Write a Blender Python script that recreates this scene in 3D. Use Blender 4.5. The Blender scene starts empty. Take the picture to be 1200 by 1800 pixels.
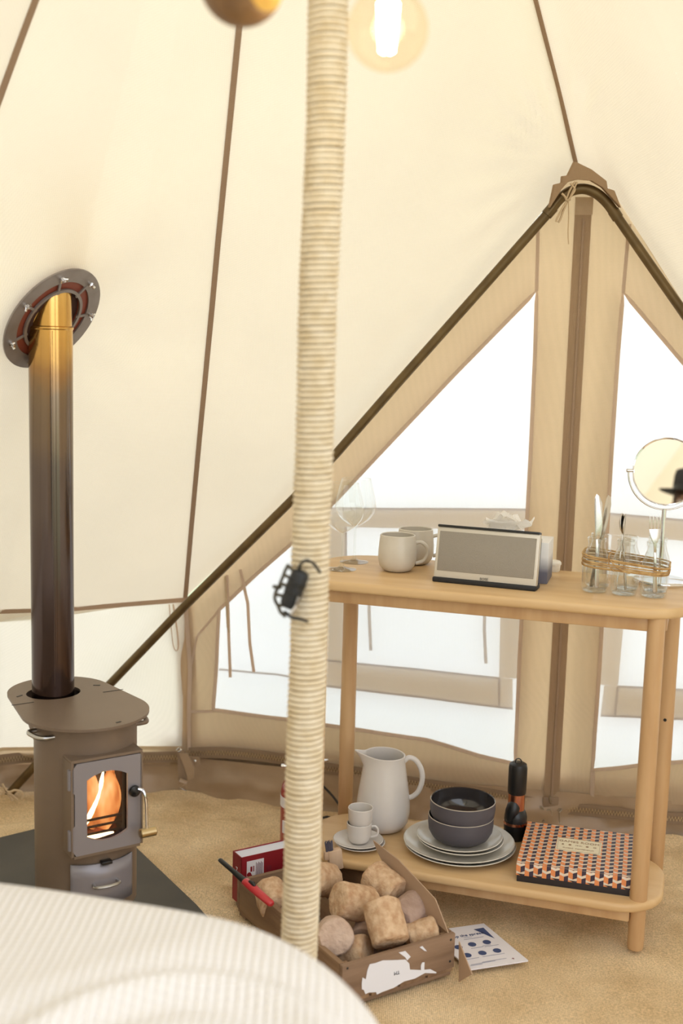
import bpy, bmesh, math, random
from mathutils import Vector, Matrix, noise, geometry
from mathutils.bvhtree import BVHTree
random.seed(4)
PI = math.pi
C = bpy.context.scene.collection
SC = bpy.context.scene
# ------------------------------------------------------------ camera
FPX = 2100.0
PITCH = math.atan(300/2100); ROLL = math.atan(400/14700); EYE = 1.36
O = Vector((0, 0, EYE))
F = Vector((0, math.cos(PITCH), -math.sin(PITCH)))
R0 = Vector((1, 0, 0)); U0 = Vector((0, math.sin(PITCH), math.cos(PITCH)))
RR = R0*math.cos(ROLL) + U0*math.sin(ROLL); UU = U0*math.cos(ROLL) - R0*math.sin(ROLL)
cd = bpy.data.cameras.new('camera'); cam = bpy.data.objects.new('camera', cd); C.objects.link(cam)
cd.sensor_fit = 'VERTICAL'; cd.sensor_height = 36; cd.sensor_width = 24; cd.lens = FPX/1800*36
cd.clip_start = .02
m = Matrix.Identity(4)
for i in range(3):
    m[i][0] = RR[i]; m[i][1] = UU[i]; m[i][2] = -F[i]; m[i][3] = O[i]
cam.matrix_world = m
cd.dof.use_dof = True; cd.dof.focus_distance = 2.85; cd.dof.aperture_fstop = 2.2
SC.camera = cam
# ------------------------------------------------------------ sky, sun, exposure
w = bpy.data.worlds.new('world'); SC.world = w; w.use_nodes = True
nt = w.node_tree; bg = nt.nodes['Background']
tc = nt.nodes.new('ShaderNodeTexCoord'); sx = nt.nodes.new('ShaderNodeSeparateXYZ'); mr = nt.nodes.new('ShaderNodeMapRange')
cr = nt.nodes.new('ShaderNodeValToRGB')
nt.links.new(tc.outputs['Generated'], sx.inputs[0]); nt.links.new(sx.outputs['Z'], mr.inputs[0])
mr.inputs[1].default_value = -.2; mr.inputs[2].default_value = 1
nt.links.new(mr.outputs[0], cr.inputs[0]); nt.links.new(cr.outputs[0], bg.inputs[0])
cr.color_ramp.elements[0].color = (.95, .96, .98, 1); cr.color_ramp.elements[1].color = (.84, .91, 1, 1)
bg.inputs[1].default_value = 5.2
sd = bpy.data.lights.new('sun', 'SUN'); sun = bpy.data.objects.new('sun', sd); C.objects.link(sun)
sd.energy = 4.0; sd.angle = math.radians(25); sd.color = (1, .93, .82)
sun.rotation_euler = Vector((-.45, -.62, -.75)).to_track_quat('-Z', 'Y').to_euler()
SC.view_settings.view_transform = 'Standard'; SC.view_settings.look = 'None'
SC.view_settings.gamma = 1; SC.view_settings.use_curve_mapping = False
SC.view_settings.exposure = -1.06

# ------------------------------------------------------------ helpers
def V(*a): return Vector(a)
def ray(x, y): return F*FPX + RR*(x-600) - UU*(y-900)
def P(x, y, Y): r = ray(x, y); return O + r*(Y/r.y)
def G(x, y, z): r = ray(x, y); return O + r*((z-EYE)/r.z)
def PL(x, y, p, n): r = ray(x, y); return O + r*(((p-O).dot(n))/(r.dot(n)))
def lin(c):
    return tuple(((v/255)/12.92 if v/255 <= .04045 else ((v/255+.055)/1.055)**2.4) for v in c) + (1,)
class MM:
    def __init__(s): s.v = []; s.f = []; s.m = []
    def add(s, vs, fs, m=0):
        b = len(s.v); s.v += [Vector(v) for v in vs]
        for f in fs: s.f.append([b+i for i in f]); s.m.append(m)
        return s
    def box(s, c, d, rot=None, m=0):
        c = Vector(c); d = Vector(d)/2
        vs = []
        for x in (-1, 1):
            for y in (-1, 1):
                for z in (-1, 1):
                    v = Vector((x*d.x, y*d.y, z*d.z))
                    if rot is not None: v = rot @ v
                    vs.append(c+v)
        return s.add(vs, [(0, 1, 3, 2), (4, 6, 7, 5), (0, 4, 5, 1), (2, 3, 7, 6), (0, 2, 6, 4), (1, 5, 7, 3)], m)
    def tube(s, pts, r, n=8, closed=False, m=0, flat=1.0):
        pts = [Vector(p) for p in pts]; k = len(pts)
        rs = r if isinstance(r, (list, tuple)) else [r]*k
        vs = []; up = None
        for i in range(k):
            if closed: t = pts[(i+1) % k]-pts[i-1]
            else: t = pts[min(i+1, k-1)]-pts[max(i-1, 0)]
            if t.length < 1e-9: t = Vector((0, 0, 1))
            t.normalize()
            if up is None:
                up = Vector((0, 0, 1)) if abs(t.z) < .9 else Vector((1, 0, 0))
            a = up - t*up.dot(t)
            if a.length < 1e-6: a = Vector((1, 0, 0)) - t*t.x
            a.normalize(); b = t.cross(a); up = a
            for j in range(n):
                an = 2*PI*j/n
                vs.append(pts[i] + a*(math.cos(an)*rs[i]*flat) + b*(math.sin(an)*rs[i]))
        fs = []
        for i in range(k if closed else k-1):
            for j in range(n):
                i2 = (i+1) % k
                fs.append((i*n+j, i*n+(j+1) % n, i2*n+(j+1) % n, i2*n+j))
        if not closed:
            fs.append(tuple(range(n-1, -1, -1))); fs.append(tuple((k-1)*n+j for j in range(n)))
        return s.add(vs, fs, m)
    def lathe(s, prof, n=40, c=(0, 0, 0), m=0, rot=None):
        c = Vector(c); vs = []; rows = []
        for (r, z) in prof:
            if r < 1e-6:
                rows.append([len(vs)]); vs.append(Vector((0, 0, z)))
            else:
                rows.append([len(vs)+j for j in range(n)])
                vs += [Vector((r*math.cos(2*PI*j/n), r*math.sin(2*PI*j/n), z)) for j in range(n)]
        fs = []
        for a, b in zip(rows[:-1], rows[1:]):
            for j in range(n):
                k = (j+1) % n
                if len(a) == 1 and len(b) == 1: continue
                if len(a) == 1: fs.append((a[0], b[k], b[j]))
                elif len(b) == 1: fs.append((a[j], a[k], b[0]))
                else: fs.append((a[j], a[k], b[k], b[j]))
        if rot is not None: vs = [rot @ v for v in vs]
        return s.add([c+v for v in vs], fs, m)
    def prism(s, poly, z0, z1, m=0, xf=None):
        n = len(poly)
        vs = [Vector((p[0], p[1], z0)) for p in poly] + [Vector((p[0], p[1], z1)) for p in poly]
        if xf is not None: vs = [xf @ v for v in vs]
        fs = [tuple(range(n-1, -1, -1)), tuple(range(n, 2*n))]
        fs += [(i, (i+1) % n, n+(i+1) % n, n+i) for i in range(n)]
        return s.add(vs, fs, m)
    def grid(s, fn, nu, nv, m=0, cu=False):
        vs = [fn(i/(nu if cu else nu-1), j/(nv-1)) for i in range(nu) for j in range(nv)]
        fs = [(i*nv+j, ((i+1) % nu)*nv+j, ((i+1) % nu)*nv+j+1, i*nv+j+1) for i in range(nu if cu else nu-1) for j in range(nv-1)]
        return s.add(vs, fs, m)
    def build(s, name, mat, parent=None, smooth=True, bevel=0, seg=2, world=False, sub=0, angle=40, loc=None, rz=0, fix=True, solid=0):
        me = bpy.data.meshes.new(name)
        inv = None
        if world and parent is not None: inv = TM[parent.name].inverted()
        if loc is not None and parent is None:
            inv = (Matrix.Translation(loc) @ Matrix.Rotation(rz, 4, 'Z')).inverted() if world else None
        vs = [inv @ v for v in s.v] if inv is not None else s.v
        me.from_pydata([tuple(v) for v in vs], [], s.f)
        mats = mat if isinstance(mat, (list, tuple)) else [mat]
        for q in mats: me.materials.append(q)
        me.polygons.foreach_set('material_index', s.m)
        bm = bmesh.new(); bm.from_mesh(me)
        if fix: bmesh.ops.recalc_face_normals(bm, faces=bm.faces)
        if bevel:
            es = [e for e in bm.edges if len(e.link_faces) == 2 and e.calc_face_angle() > math.radians(30)]
            bmesh.ops.bevel(bm, geom=es, offset=bevel, segments=seg, affect='EDGES', profile=.5, clamp_overlap=True)
        bm.to_mesh(me); bm.free()
        if smooth:
            me.polygons.foreach_set('use_smooth', [True]*len(me.polygons))
            me.set_sharp_from_angle(angle=math.radians(angle))
        o = bpy.data.objects.new(name, me); C.objects.link(o)
        if parent is not None: o.parent = parent; TM[o.name] = TM[parent.name]
        else:
            o.location = loc if loc is not None else (0, 0, 0); o.rotation_euler.z = rz
            TM[o.name] = Matrix.Translation(o.location) @ Matrix.Rotation(rz, 4, 'Z')
        if solid:
            md = o.modifiers.new('solid', 'SOLIDIFY'); md.thickness = solid; md.offset = 0
        if sub:
            md = o.modifiers.new('sub', 'SUBSURF'); md.levels = sub; md.render_levels = sub
        return o
TM = {}
def thing(name, label, cat, loc=(0, 0, 0), rz=0, group=None, rot=None, kind=None):
    o = bpy.data.objects.new(name, None); C.objects.link(o); o.empty_display_size = .05
    o.location = loc; o.rotation_euler = (0, 0, rz) if rot is None else rot.to_euler()
    TM[o.name] = Matrix.Translation(loc) @ (Matrix.Rotation(rz, 4, 'Z') if rot is None else rot.to_matrix().to_4x4() if not isinstance(rot, Matrix) else rot.to_4x4())
    tag(o, label, cat, group, kind); return o
def tag(o, label=None, cat=None, group=None, kind=None):
    if label: o['label'] = label
    if cat: o['category'] = cat
    if group: o['group'] = group
    if kind: o['kind'] = kind
    return o
def dup(root, loc, rz, label=None, rot=None):
    kids = [c for c in bpy.data.objects if c.parent == root]
    r = root.copy(); C.objects.link(r); r.location = loc
    if rot is None: r.rotation_euler = (0, 0, rz)
    else: r.rotation_euler = rot.to_euler()
    if label: r['label'] = label
    for ch in kids:
        c = ch.copy(); C.objects.link(c); c.parent = r
        for g in [x for x in bpy.data.objects if x.parent == ch]:
            d = g.copy(); C.objects.link(d); d.parent = c
    return r
def text(name, s, size, mat, parent, mtx, ext=.0003, world=False):
    cu = bpy.data.curves.new(name, 'FONT'); cu.body = s; cu.size = size; cu.align_x = 'CENTER'; cu.align_y = 'CENTER'; cu.extrude = ext
    cu.resolution_u = 3
    t = bpy.data.objects.new('tmp', cu); C.objects.link(t)
    dg = bpy.context.evaluated_depsgraph_get(); me = bpy.data.meshes.new_from_object(t.evaluated_get(dg))
    bpy.data.objects.remove(t)
    me.name = name; me.transform(mtx if not world else TM[parent.name].inverted() @ mtx)
    me.materials.clear(); me.materials.append(mat)
    o = bpy.data.objects.new(name, me); C.objects.link(o); o.parent = parent; TM[o.name] = TM[parent.name]
    return o
def basis(org, ex, ez):
    """matrix whose x axis is ex, z axis ez"""
    ex = Vector(ex).normalized(); ez = Vector(ez); ez = (ez-ex*ez.dot(ex)).normalized(); ey = ez.cross(ex)
    m = Matrix.Identity(4)
    for i in range(3): m[i][0] = ex[i]; m[i][1] = ey[i]; m[i][2] = ez[i]; m[i][3] = org[i]
    return m
def smoothpts(pts, n=6):
    pts = [Vector(p) for p in pts]; out = []
    for i in range(len(pts)-1):
        p0 = pts[max(i-1, 0)]; p1 = pts[i]; p2 = pts[i+1]; p3 = pts[min(i+2, len(pts)-1)]
        for k in range(n):
            t = k/n
            out.append(.5*((2*p1)+(p2-p0)*t+(2*p0-5*p1+4*p2-p3)*t*t+(3*p1-p0-3*p2+p3)*t**3))
    out.append(pts[-1]); return out
def rrect(x0, x1, y0, y1, r, n=8):
    out = []
    for cx, cy, a0 in ((x1-r, y0+r, -90), (x1-r, y1-r, 0), (x0+r, y1-r, 90), (x0+r, y0+r, 180)):
        for k in range(n+1):
            a = math.radians(a0+90*k/n); out.append((cx+r*math.cos(a), cy+r*math.sin(a)))
    return out

# ------------------------------------------------------------ materials
def mat(name, col, rough=.6, metal=0, var=None, vscale=8, bump=0, bscale=60, stretch=(1, 1, 1), coat=0, spec=.5, detail=4, sheen=0):
    m = bpy.data.materials.new(name); m.use_nodes = True; n = m.node_tree; b = n.nodes['Principled BSDF']
    b.inputs['Base Color'].default_value = lin(col); b.inputs['Roughness'].default_value = rough; b.inputs['Metallic'].default_value = metal
    b.inputs['Coat Weight'].default_value = coat; b.inputs['Specular IOR Level'].default_value = spec; b.inputs['Sheen Weight'].default_value = sheen
    if var or bump:
        t = n.nodes.new('ShaderNodeTexCoord'); mp = n.nodes.new('ShaderNodeMapping'); mp.inputs['Scale'].default_value = stretch
        n.links.new(t.outputs['Object'], mp.inputs[0])
    if var:
        ns = n.nodes.new('ShaderNodeTexNoise'); ns.inputs['Scale'].default_value = vscale; ns.inputs['Detail'].default_value = detail
        r = n.nodes.new('ShaderNodeValToRGB'); r.color_ramp.elements[0].position = .32; r.color_ramp.elements[1].position = .68
        r.color_ramp.elements[0].color = lin(var); r.color_ramp.elements[1].color = lin(col)
        n.links.new(mp.outputs[0], ns.inputs['Vector']); n.links.new(ns.outputs['Fac'], r.inputs[0]); n.links.new(r.outputs[0], b.inputs['Base Color'])
    if bump:
        n2 = n.nodes.new('ShaderNodeTexNoise'); n2.inputs['Scale'].default_value = bscale; n2.inputs['Detail'].default_value = 3
        bu = n.nodes.new('ShaderNodeBump'); bu.inputs['Strength'].default_value = bump; bu.inputs['Distance'].default_value = .004
        n.links.new(mp.outputs[0], n2.inputs['Vector']); n.links.new(n2.outputs['Fac'], bu.inputs['Height']); n.links.new(bu.outputs[0], b.inputs['Normal'])
    return m
def weave_nodes(n, scale, strength, dist=.002, coords='Object'):
    t = n.nodes.new('ShaderNodeTexCoord')
    a = n.nodes.new('ShaderNodeTexWave'); a.bands_direction = 'X'; a.inputs['Scale'].default_value = scale; a.inputs['Distortion'].default_value = 1.5; a.inputs['Detail'].default_value = 2
    c = n.nodes.new('ShaderNodeTexWave'); c.bands_direction = 'Z'; c.inputs['Scale'].default_value = scale; c.inputs['Distortion'].default_value = 1.5; c.inputs['Detail'].default_value = 2
    d = n.nodes.new('ShaderNodeTexWave'); d.bands_direction = 'Y'; d.inputs['Scale'].default_value = scale; d.inputs['Distortion'].default_value = 1.5; d.inputs['Detail'].default_value = 2
    for q in (a, c, d): n.links.new(t.outputs[coords], q.inputs['Vector'])
    ad = n.nodes.new('ShaderNodeMath'); ad.operation = 'ADD'; ad2 = n.nodes.new('ShaderNodeMath'); ad2.operation = 'ADD'
    n.links.new(a.outputs['Fac'], ad.inputs[0]); n.links.new(c.outputs['Fac'], ad.inputs[1])
    n.links.new(ad.outputs[0], ad2.inputs[0]); n.links.new(d.outputs['Fac'], ad2.inputs[1])
    bu = n.nodes.new('ShaderNodeBump'); bu.inputs['Strength'].default_value = strength; bu.inputs['Distance'].default_value = dist
    n.links.new(ad2.outputs[0], bu.inputs['Height'])
    return bu, ad2
def canvas(name, col, trans, thru=0.0, wscale=90, var=.06, tcol=None, bump=.25, wv=.04):
    """woven cloth that lets daylight through: diffuse + translucent (+ see-through weave)"""
    m = bpy.data.materials.new(name); m.use_nodes = True; n = m.node_tree; n.nodes.remove(n.nodes['Principled BSDF'])
    out = n.nodes['Material Output']
    df = n.nodes.new('ShaderNodeBsdfDiffuse'); tr = n.nodes.new('ShaderNodeBsdfTranslucent'); mx = n.nodes.new('ShaderNodeMixShader')
    mx.inputs[0].default_value = trans
    bu, wvn = weave_nodes(n, wscale, bump, .001)
    n.links.new(bu.outputs[0], df.inputs['Normal'])
    t = n.nodes.new('ShaderNodeTexCoord'); ns = n.nodes.new('ShaderNodeTexNoise'); ns.inputs['Scale'].default_value = 2.5; ns.inputs['Detail'].default_value = 6
    n.links.new(t.outputs['Object'], ns.inputs['Vector'])
    def tint(c, sh):
        mr = n.nodes.new('ShaderNodeMapRange'); mr.inputs[1].default_value = .3; mr.inputs[2].default_value = .7
        mr.inputs[3].default_value = 1-var; mr.inputs[4].default_value = 1+var
        m2 = n.nodes.new('ShaderNodeMapRange'); m2.inputs[1].default_value = 0; m2.inputs[2].default_value = 3; m2.inputs[3].default_value = 1-wv; m2.inputs[4].default_value = 1+wv
        n.links.new(ns.outputs['Fac'], mr.inputs[0]); n.links.new(wvn.outputs[0], m2.inputs[0])
        mu = n.nodes.new('ShaderNodeMath'); mu.operation = 'MULTIPLY'; n.links.new(mr.outputs[0], mu.inputs[0]); n.links.new(m2.outputs[0], mu.inputs[1])
        vm = n.nodes.new('ShaderNodeVectorMath'); vm.operation = 'SCALE'; vm.inputs[0].default_value = lin(c)[:3]
        n.links.new(mu.outputs[0], vm.inputs['Scale']); n.links.new(vm.outputs[0], sh.inputs['Color'])
    tint(col, df); tint(tcol or col, tr)
    n.links.new(df.outputs[0], mx.inputs[1]); n.links.new(tr.outputs[0], mx.inputs[2])
    if thru:
        tp = n.nodes.new('ShaderNodeBsdfTransparent'); m2 = n.nodes.new('ShaderNodeMixShader'); m2.inputs[0].default_value = thru
        n.links.new(mx.outputs[0], m2.inputs[1]); n.links.new(tp.outputs[0], m2.inputs[2]); n.links.new(m2.outputs[0], out.inputs[0])
    else: n.links.new(mx.outputs[0], out.inputs[0])
    return m
def glass(name, col=(250, 250, 250), ior=1.45, rough=0.0):
    m = bpy.data.materials.new(name); m.use_nodes = True; n = m.node_tree; n.nodes.remove(n.nodes['Principled BSDF'])
    g = n.nodes.new('ShaderNodeBsdfGlass'); g.inputs['Color'].default_value = lin(col); g.inputs['IOR'].default_value = ior; g.inputs['Roughness'].default_value = rough
    n.links.new(g.outputs[0], n.nodes['Material Output'].inputs[0]); return m
def emit(name, col, s):
    m = bpy.data.materials.new(name); m.use_nodes = True; n = m.node_tree; n.nodes.remove(n.nodes['Principled BSDF'])
    g = n.nodes.new('ShaderNodeEmission'); g.inputs[0].default_value = lin(col); g.inputs[1].default_value = s
    n.links.new(g.outputs[0], n.nodes['Material Output'].inputs[0]); return m
def wood(name, c1, c2, axis='X', scale=14, rough=.5, bump=.1):
    st = {'X': (.12, 1, 1), 'Y': (1, .12, 1), 'Z': (1, 1, .12)}[axis]
    return mat(name, c1, rough, var=c2, vscale=scale*3, stretch=st, bump=bump, bscale=scale*6, detail=8)

ROOF = canvas('roof_canvas', (236, 228, 212), .20, var=.03, tcol=(250, 238, 214))
WALLC = canvas('wall_canvas', (236, 232, 222), .30, tcol=(246, 240, 226), var=.03)
TAN = canvas('tan_canvas', (198, 175, 146), .26, tcol=(222, 196, 158), var=.05)
TAN2 = canvas('sand_webbing', (218, 198, 178), .34, tcol=(230, 208, 184))
FLAP = canvas('zip_flap_cloth', (178, 152, 124), .26, tcol=(200, 170, 134))
SHEER = canvas('sheer_window_cloth', (252, 252, 252), .7, thru=.55, wscale=160, var=.01, wv=.01)
OUTW = canvas('white_window_cloth', (236, 240, 248), .40, wscale=160, var=.01, wv=.01)
PALE = canvas('outer_tan_cloth', (204, 184, 156), .34, tcol=(226, 202, 168), var=.04)
SEAM = canvas('seam_tape', (176, 150, 126), .22)
PVC = mat('groundsheet_vinyl', (172, 148, 122), .36, var=(152, 128, 102), vscale=6, bump=.3, bscale=14, spec=.5)
PVCM = mat('dark_vinyl', (136, 114, 92), .5, bump=.2)
ZIPM = mat('zip_metal', (206, 186, 152), .35, .7)
OLIVE = mat('olive_steel', (112, 92, 58), .38, .55, var=(92, 74, 46), vscale=20)
STEEL = mat('brushed_steel', (190, 188, 184), .28, 1, bump=.05, bscale=200)
CHROME = mat('chrome', (225, 225, 228), .07, 1)
DARK = mat('black_plastic', (22, 21, 22), .35)
BLACKM = mat('matt_black', (30, 30, 32), .6)
CORD = mat('jute_cord', (206, 172, 118), .9, var=(160, 120, 72), vscale=60, bump=.8, bscale=200)
CREAMCORD = mat('cotton_tie', (196, 172, 140), .9, bump=.4, bscale=200)

# ============================================================ LARGE STRUCTURE
APX = V(-.08, 1.9, 2.85)
# ground outside
g = MM().grid(lambda u, v: V(-14+28*u, -12+28*v, -.06), 8, 8)
tag(g.build('ground', mat('grass', (176, 182, 150), .9, var=(150, 160, 120), vscale=3)), kind='structure')
# perimeters: floor line and wall top line (counter-clockwise seen from above is not needed)
FLOORP = [V(-1.15, -.9, 0), V(-1.7, .2, 0), V(-1.95, 1.0, 0), V(-2.0, 1.8, 0), V(-1.8, 2.5, 0), V(-1.45, 3.1, 0), V(-1.0, 3.45, 0), V(-.72, 3.47, 0), V(-.463, 3.46, 0),
          V(-.144, 3.39, 0), V(.25, 3.32, 0), V(.62, 3.26, 0), V(.985, 3.2, 0), V(1.5, 3.08, 0), V(2.0, 2.6, 0), V(2.2, 1.8, 0), V(2.15, .9, 0), V(1.8, .1, 0), V(1.2, -.6, 0)]
LTOP = [V(-1.05, -.85, .6), V(-1.5, .2, .6), V(-1.75, 1.0, .6), V(-1.8, 1.75, .6), V(-1.6, 2.4, .58), V(-1.3, 2.88, .57), V(-.937, 3.23, .565), V(-.743, 3.28, .58)]
CT = V(-.451, 3.43, .604)
DN = V(.172, .985, .985*.04).normalized(); DX0 = V(-.47, 3.45, 0)     # door plane
DE = V(.985, -.172, 0).normalized(); DUP = DE.cross(DN).normalized()
if DUP.z < 0: DUP = -DUP
def dpt(x, y):           # pixel of the photograph -> coordinates on the door plane
    q = PL(x, y, DX0, DN)-DX0; return (q.dot(DE), q.dot(DUP))
def ddisp(a, h):
    d = .010*noise.noise(Vector((a*3.1, h*1.2, 3.3))) + .004*noise.noise(Vector((a*9, h*5, 1.3)))
    d += .016*math.exp(-((h-.16)/.07)**2)*noise.noise(Vector((a*7, h*4, 7)))
    d += .007*math.sin((a*1.2+h*9)*2.0)*math.exp(-((h-.32)/.14)**2)
    return d
def d3(a, h, off=0): return DX0 + DE*a + DUP*h + DN*(ddisp(a, h)+off)
def d3f(a, h, off=0): return DX0 + DE*a + DUP*h + DN*off
DAP = PL(1012, 288, DX0, DN)
AZ = (dpt(1025, 400)[0]+dpt(970, 1390)[0])/2       # zip line
# right side of door mirrored
RB = d3f(2*AZ - dpt(325, 1050)[0], .60)
RTOP = [RB, V(1.95, 2.55, .6), V(2.05, 1.8, .6), V(2.0, .9, .6), V(1.7, .2, .6), V(1.1, -.5, .6)]
BACKAP = V(-.05, -1.0, 2.2)
BND = [CT] + [PL(x, y, DX0, DN) for x, y in ((420, 962), (520, 866), (590, 790), (700, 662), (850, 492), (950, 376), (985, 335))] + [DAP]
def mirw(p):
    q = p-DX0; return DX0 + DE*(2*AZ-q.dot(DE)) + DUP*q.dot(DUP)
BNDR = [DAP] + [PL(x, y, DX0, DN) for x, y in ((1062, 322), (1090, 358), (1200, 532))]
_d = (BNDR[-1]-BNDR[-2]).normalized(); RB = BNDR[-1] + _d*((BNDR[-1].z-.6)/(-_d.z)); BNDR.append(RB); RTOP[0] = RB
SB = V(P(151, 1400, 2.55).x, 2.55, 0); RZS = math.radians(33)
PIPE = SB + Matrix.Rotation(RZS, 3, 'Z') @ V(-.018, .159, 0)
FLC = P(84, 557, PIPE.y); FLC = V(PIPE.x, PIPE.y, FLC.z); FLN = V(.73, -.38, -.57).normalized()
def sag(p, t, s=0, k=.05):
    c = V(-.08, 1.9, p.z); d = (c-p); d.z = 0
    if d.length > 0: d.normalize()
    return p + (d*.6+V(0, 0, -.8))*(-k*4*t*(1-t))
def wr(p):    # creases fanning out of the door apex and the flue
    q = p-DAP; r = q.length; o = 0
    an = math.atan2(q.z, q.x+1e-6)
    if q.x < 0: o += .009*math.sin(an*24+.5)*math.exp(-((r-.22)/.16)**2)*min(1, (r/.25)**2)
    q2 = p-FLC; r2 = q2.length; an2 = math.atan2(q2.z, q2.x)
    o += .011*math.sin(an2*8+.6)*math.exp(-((r2-.24)/.13)**2)
    o += .010*noise.noise(p*1.6) + .0025*noise.noise(p*6)
    return o
def roof_fn(seg):
    # seg: list of perimeter points for this panel
    L = [0]
    for a, b in zip(seg[:-1], seg[1:]): L.append(L[-1]+(b-a).length)
    T = L[-1]
    def fn(u, t):
        s = u*T; i = 0
        while i < len(seg)-2 and s > L[i+1]: i += 1
        f = (s-L[i])/(L[i+1]-L[i]); p = seg[i].lerp(seg[i+1], f)
        q = sag(p.lerp(APX, t), t, k=.045)
        c = V(-.08, 1.9, q.z)-q
        inn = V(c.x, c.y, 0)
        if inn.length > 1e-4: inn.normalize()
        inn = (inn*.7 + V(0, 0, -.7))
        q = q + inn*(.03*math.sin(PI*u)*math.sin(PI*min(1, t*1.02))) + inn*wr(q)*min(1, t*12)*(1-t)
        e = q-FLC; dd = (e-FLN*e.dot(FLN)).length
        if dd < .6 and abs(e.dot(FLN)) < .35:
            w_ = math.exp(-(dd/.20)**3); nn = inn.normalized()
            q = q - nn*(e.dot(FLN)/max(.3, nn.dot(FLN)))*w_
        return q
    return fn
ceiling = thing('ceiling', None, None, kind='structure')
panels = [[V(-1.05, -.85, .6)] + LTOP[1:4], LTOP[3:6], LTOP[5:] + [CT],
          BND, BNDR, [RB] + RTOP[1:3], RTOP[2:4], [BACKAP, V(-1.05, -.85, .6)]]  # unseen back right roof left open to let more daylight in
roofs = []
for i, sg in enumerate(panels):
    big = i in (2, 3, 4)
    fn = roof_fn(sg)
    mm = MM().grid(fn, 110 if big else 16, 120 if big else 24)
    roofs.append(mm.build('canvas_panel', ROOF, ceiling))
    # seam tape at the start of each panel
    def tape(u0):
        ps = [fn(u0, t) for t in [k/60*.97 for k in range(61)]]
        a = MM(); vs = []; ww = .0062
        for k, p in enumerate(ps):
            tg = (ps[min(k+1, 60)]-ps[max(k-1, 0)]).normalized(); c = V(-.08, 1.9, p.z-1)-p; c.normalize()
            sd_ = tg.cross(c).normalized(); vs += [p+sd_*ww+c*.006, p-sd_*ww+c*.006, p-sd_*ww+c*.001, p+sd_*ww+c*.001]
        a.add(vs, [(4*k+j, 4*k+(j+1) % 4, 4*k+4+(j+1) % 4, 4*k+4+j) for k in range(60) for j in range(4)])
        a.build('seam', SEAM, ceiling)
    if i != 5: tape(0)
# canvas walls of the left side: wall cloth from hem to roof edge, hem, zip band, groundsheet upstand
def wallgrid(floorpts, toppts, z0, z1, n=24, off=0, bil=0, seed=0):
    def f(u, v):
        k = u*(len(floorpts)-1); i = min(int(k), len(floorpts)-2); t = k-i
        a = floorpts[i].lerp(floorpts[i+1], t); b = toppts[i].lerp(toppts[i+1], t)
        z = z0+(z1-z0)*v; s = z/b.z; q = a.lerp(b, s)
        c = (V(-.08, 1.9, q.z)-q).normalized()
        return q + c*(off + bil*noise.noise(Vector((q.x*4, q.y*4, z*6+seed))))
    return f
FLF = FLOORP[1:9]; TLF = LTOP[1:8]+[CT]
wl = thing('wall_left', None, None, kind='structure')
MM().grid(wallgrid(FLF, TLF, .135, .598, bil=.012), 120, 30).build('wall_canvas', WALLC, wl)
MM().grid(wallgrid(FLF, TLF, .085, .145, off=.004, bil=.012), 160, 8).build('hem', TAN, wl)
MM().grid(wallgrid(FLF, TLF, .592, .606, off=.008), 120, 3).build('eave_binding', SEAM, wl)
FRF = FLOORP[13:17]; TRF = [RB, V(1.95, 2.55, .6), V(2.05, 1.8, .6), V(2.0, .9, .6)]
wr_ = thing('wall_right', None, None, kind='structure')
MM().grid(wallgrid(FRF, TRF, .1, .6, bil=.01), 60, 16).build('wall_canvas', WALLC, wr_)
# back doorway flaps beside the entrance, opened wider to let in daylight
wb = thing('wall_back', None, None, kind='structure')
MM().add([V(-1.15, -.9, 0), V(-1.7, .2, 0), V(-1.5, .2, .6), V(-1.05, -.85, .6)], [(0, 1, 2, 3)]).build('wall_canvas', WALLC, wb)
MM().add([V(-1.15, -.9, 0), V(-.05, -1.1, 0), BACKAP, V(-1.05, -.85, .6)], [(0, 1, 2, 3)]).build('door_leaf', canvas('thick_canvas', (226, 214, 190), .07, tcol=(240, 226, 196), var=.03), wb)
MM().tube([V(-.6, -1.0, .0), V(-.35, -1.0, 1.0), V(-.12, -.985, 2.1)], .008, 6, flat=.3).build('seam', SEAM, wb)
MM().tube([V(-.05, -1.1, .0), V(-.05, -1.0, 2.18)], .02, 10).build('rolled_flap', TAN, wb)
MM().add([V(1.2, -.6, 0), V(1.0, -.64, 0), V(.95, -.62, .75), V(1.1, -.5, .6)], [(0, 1, 2, 3)]).build('door_flap', TAN, wb)

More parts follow.
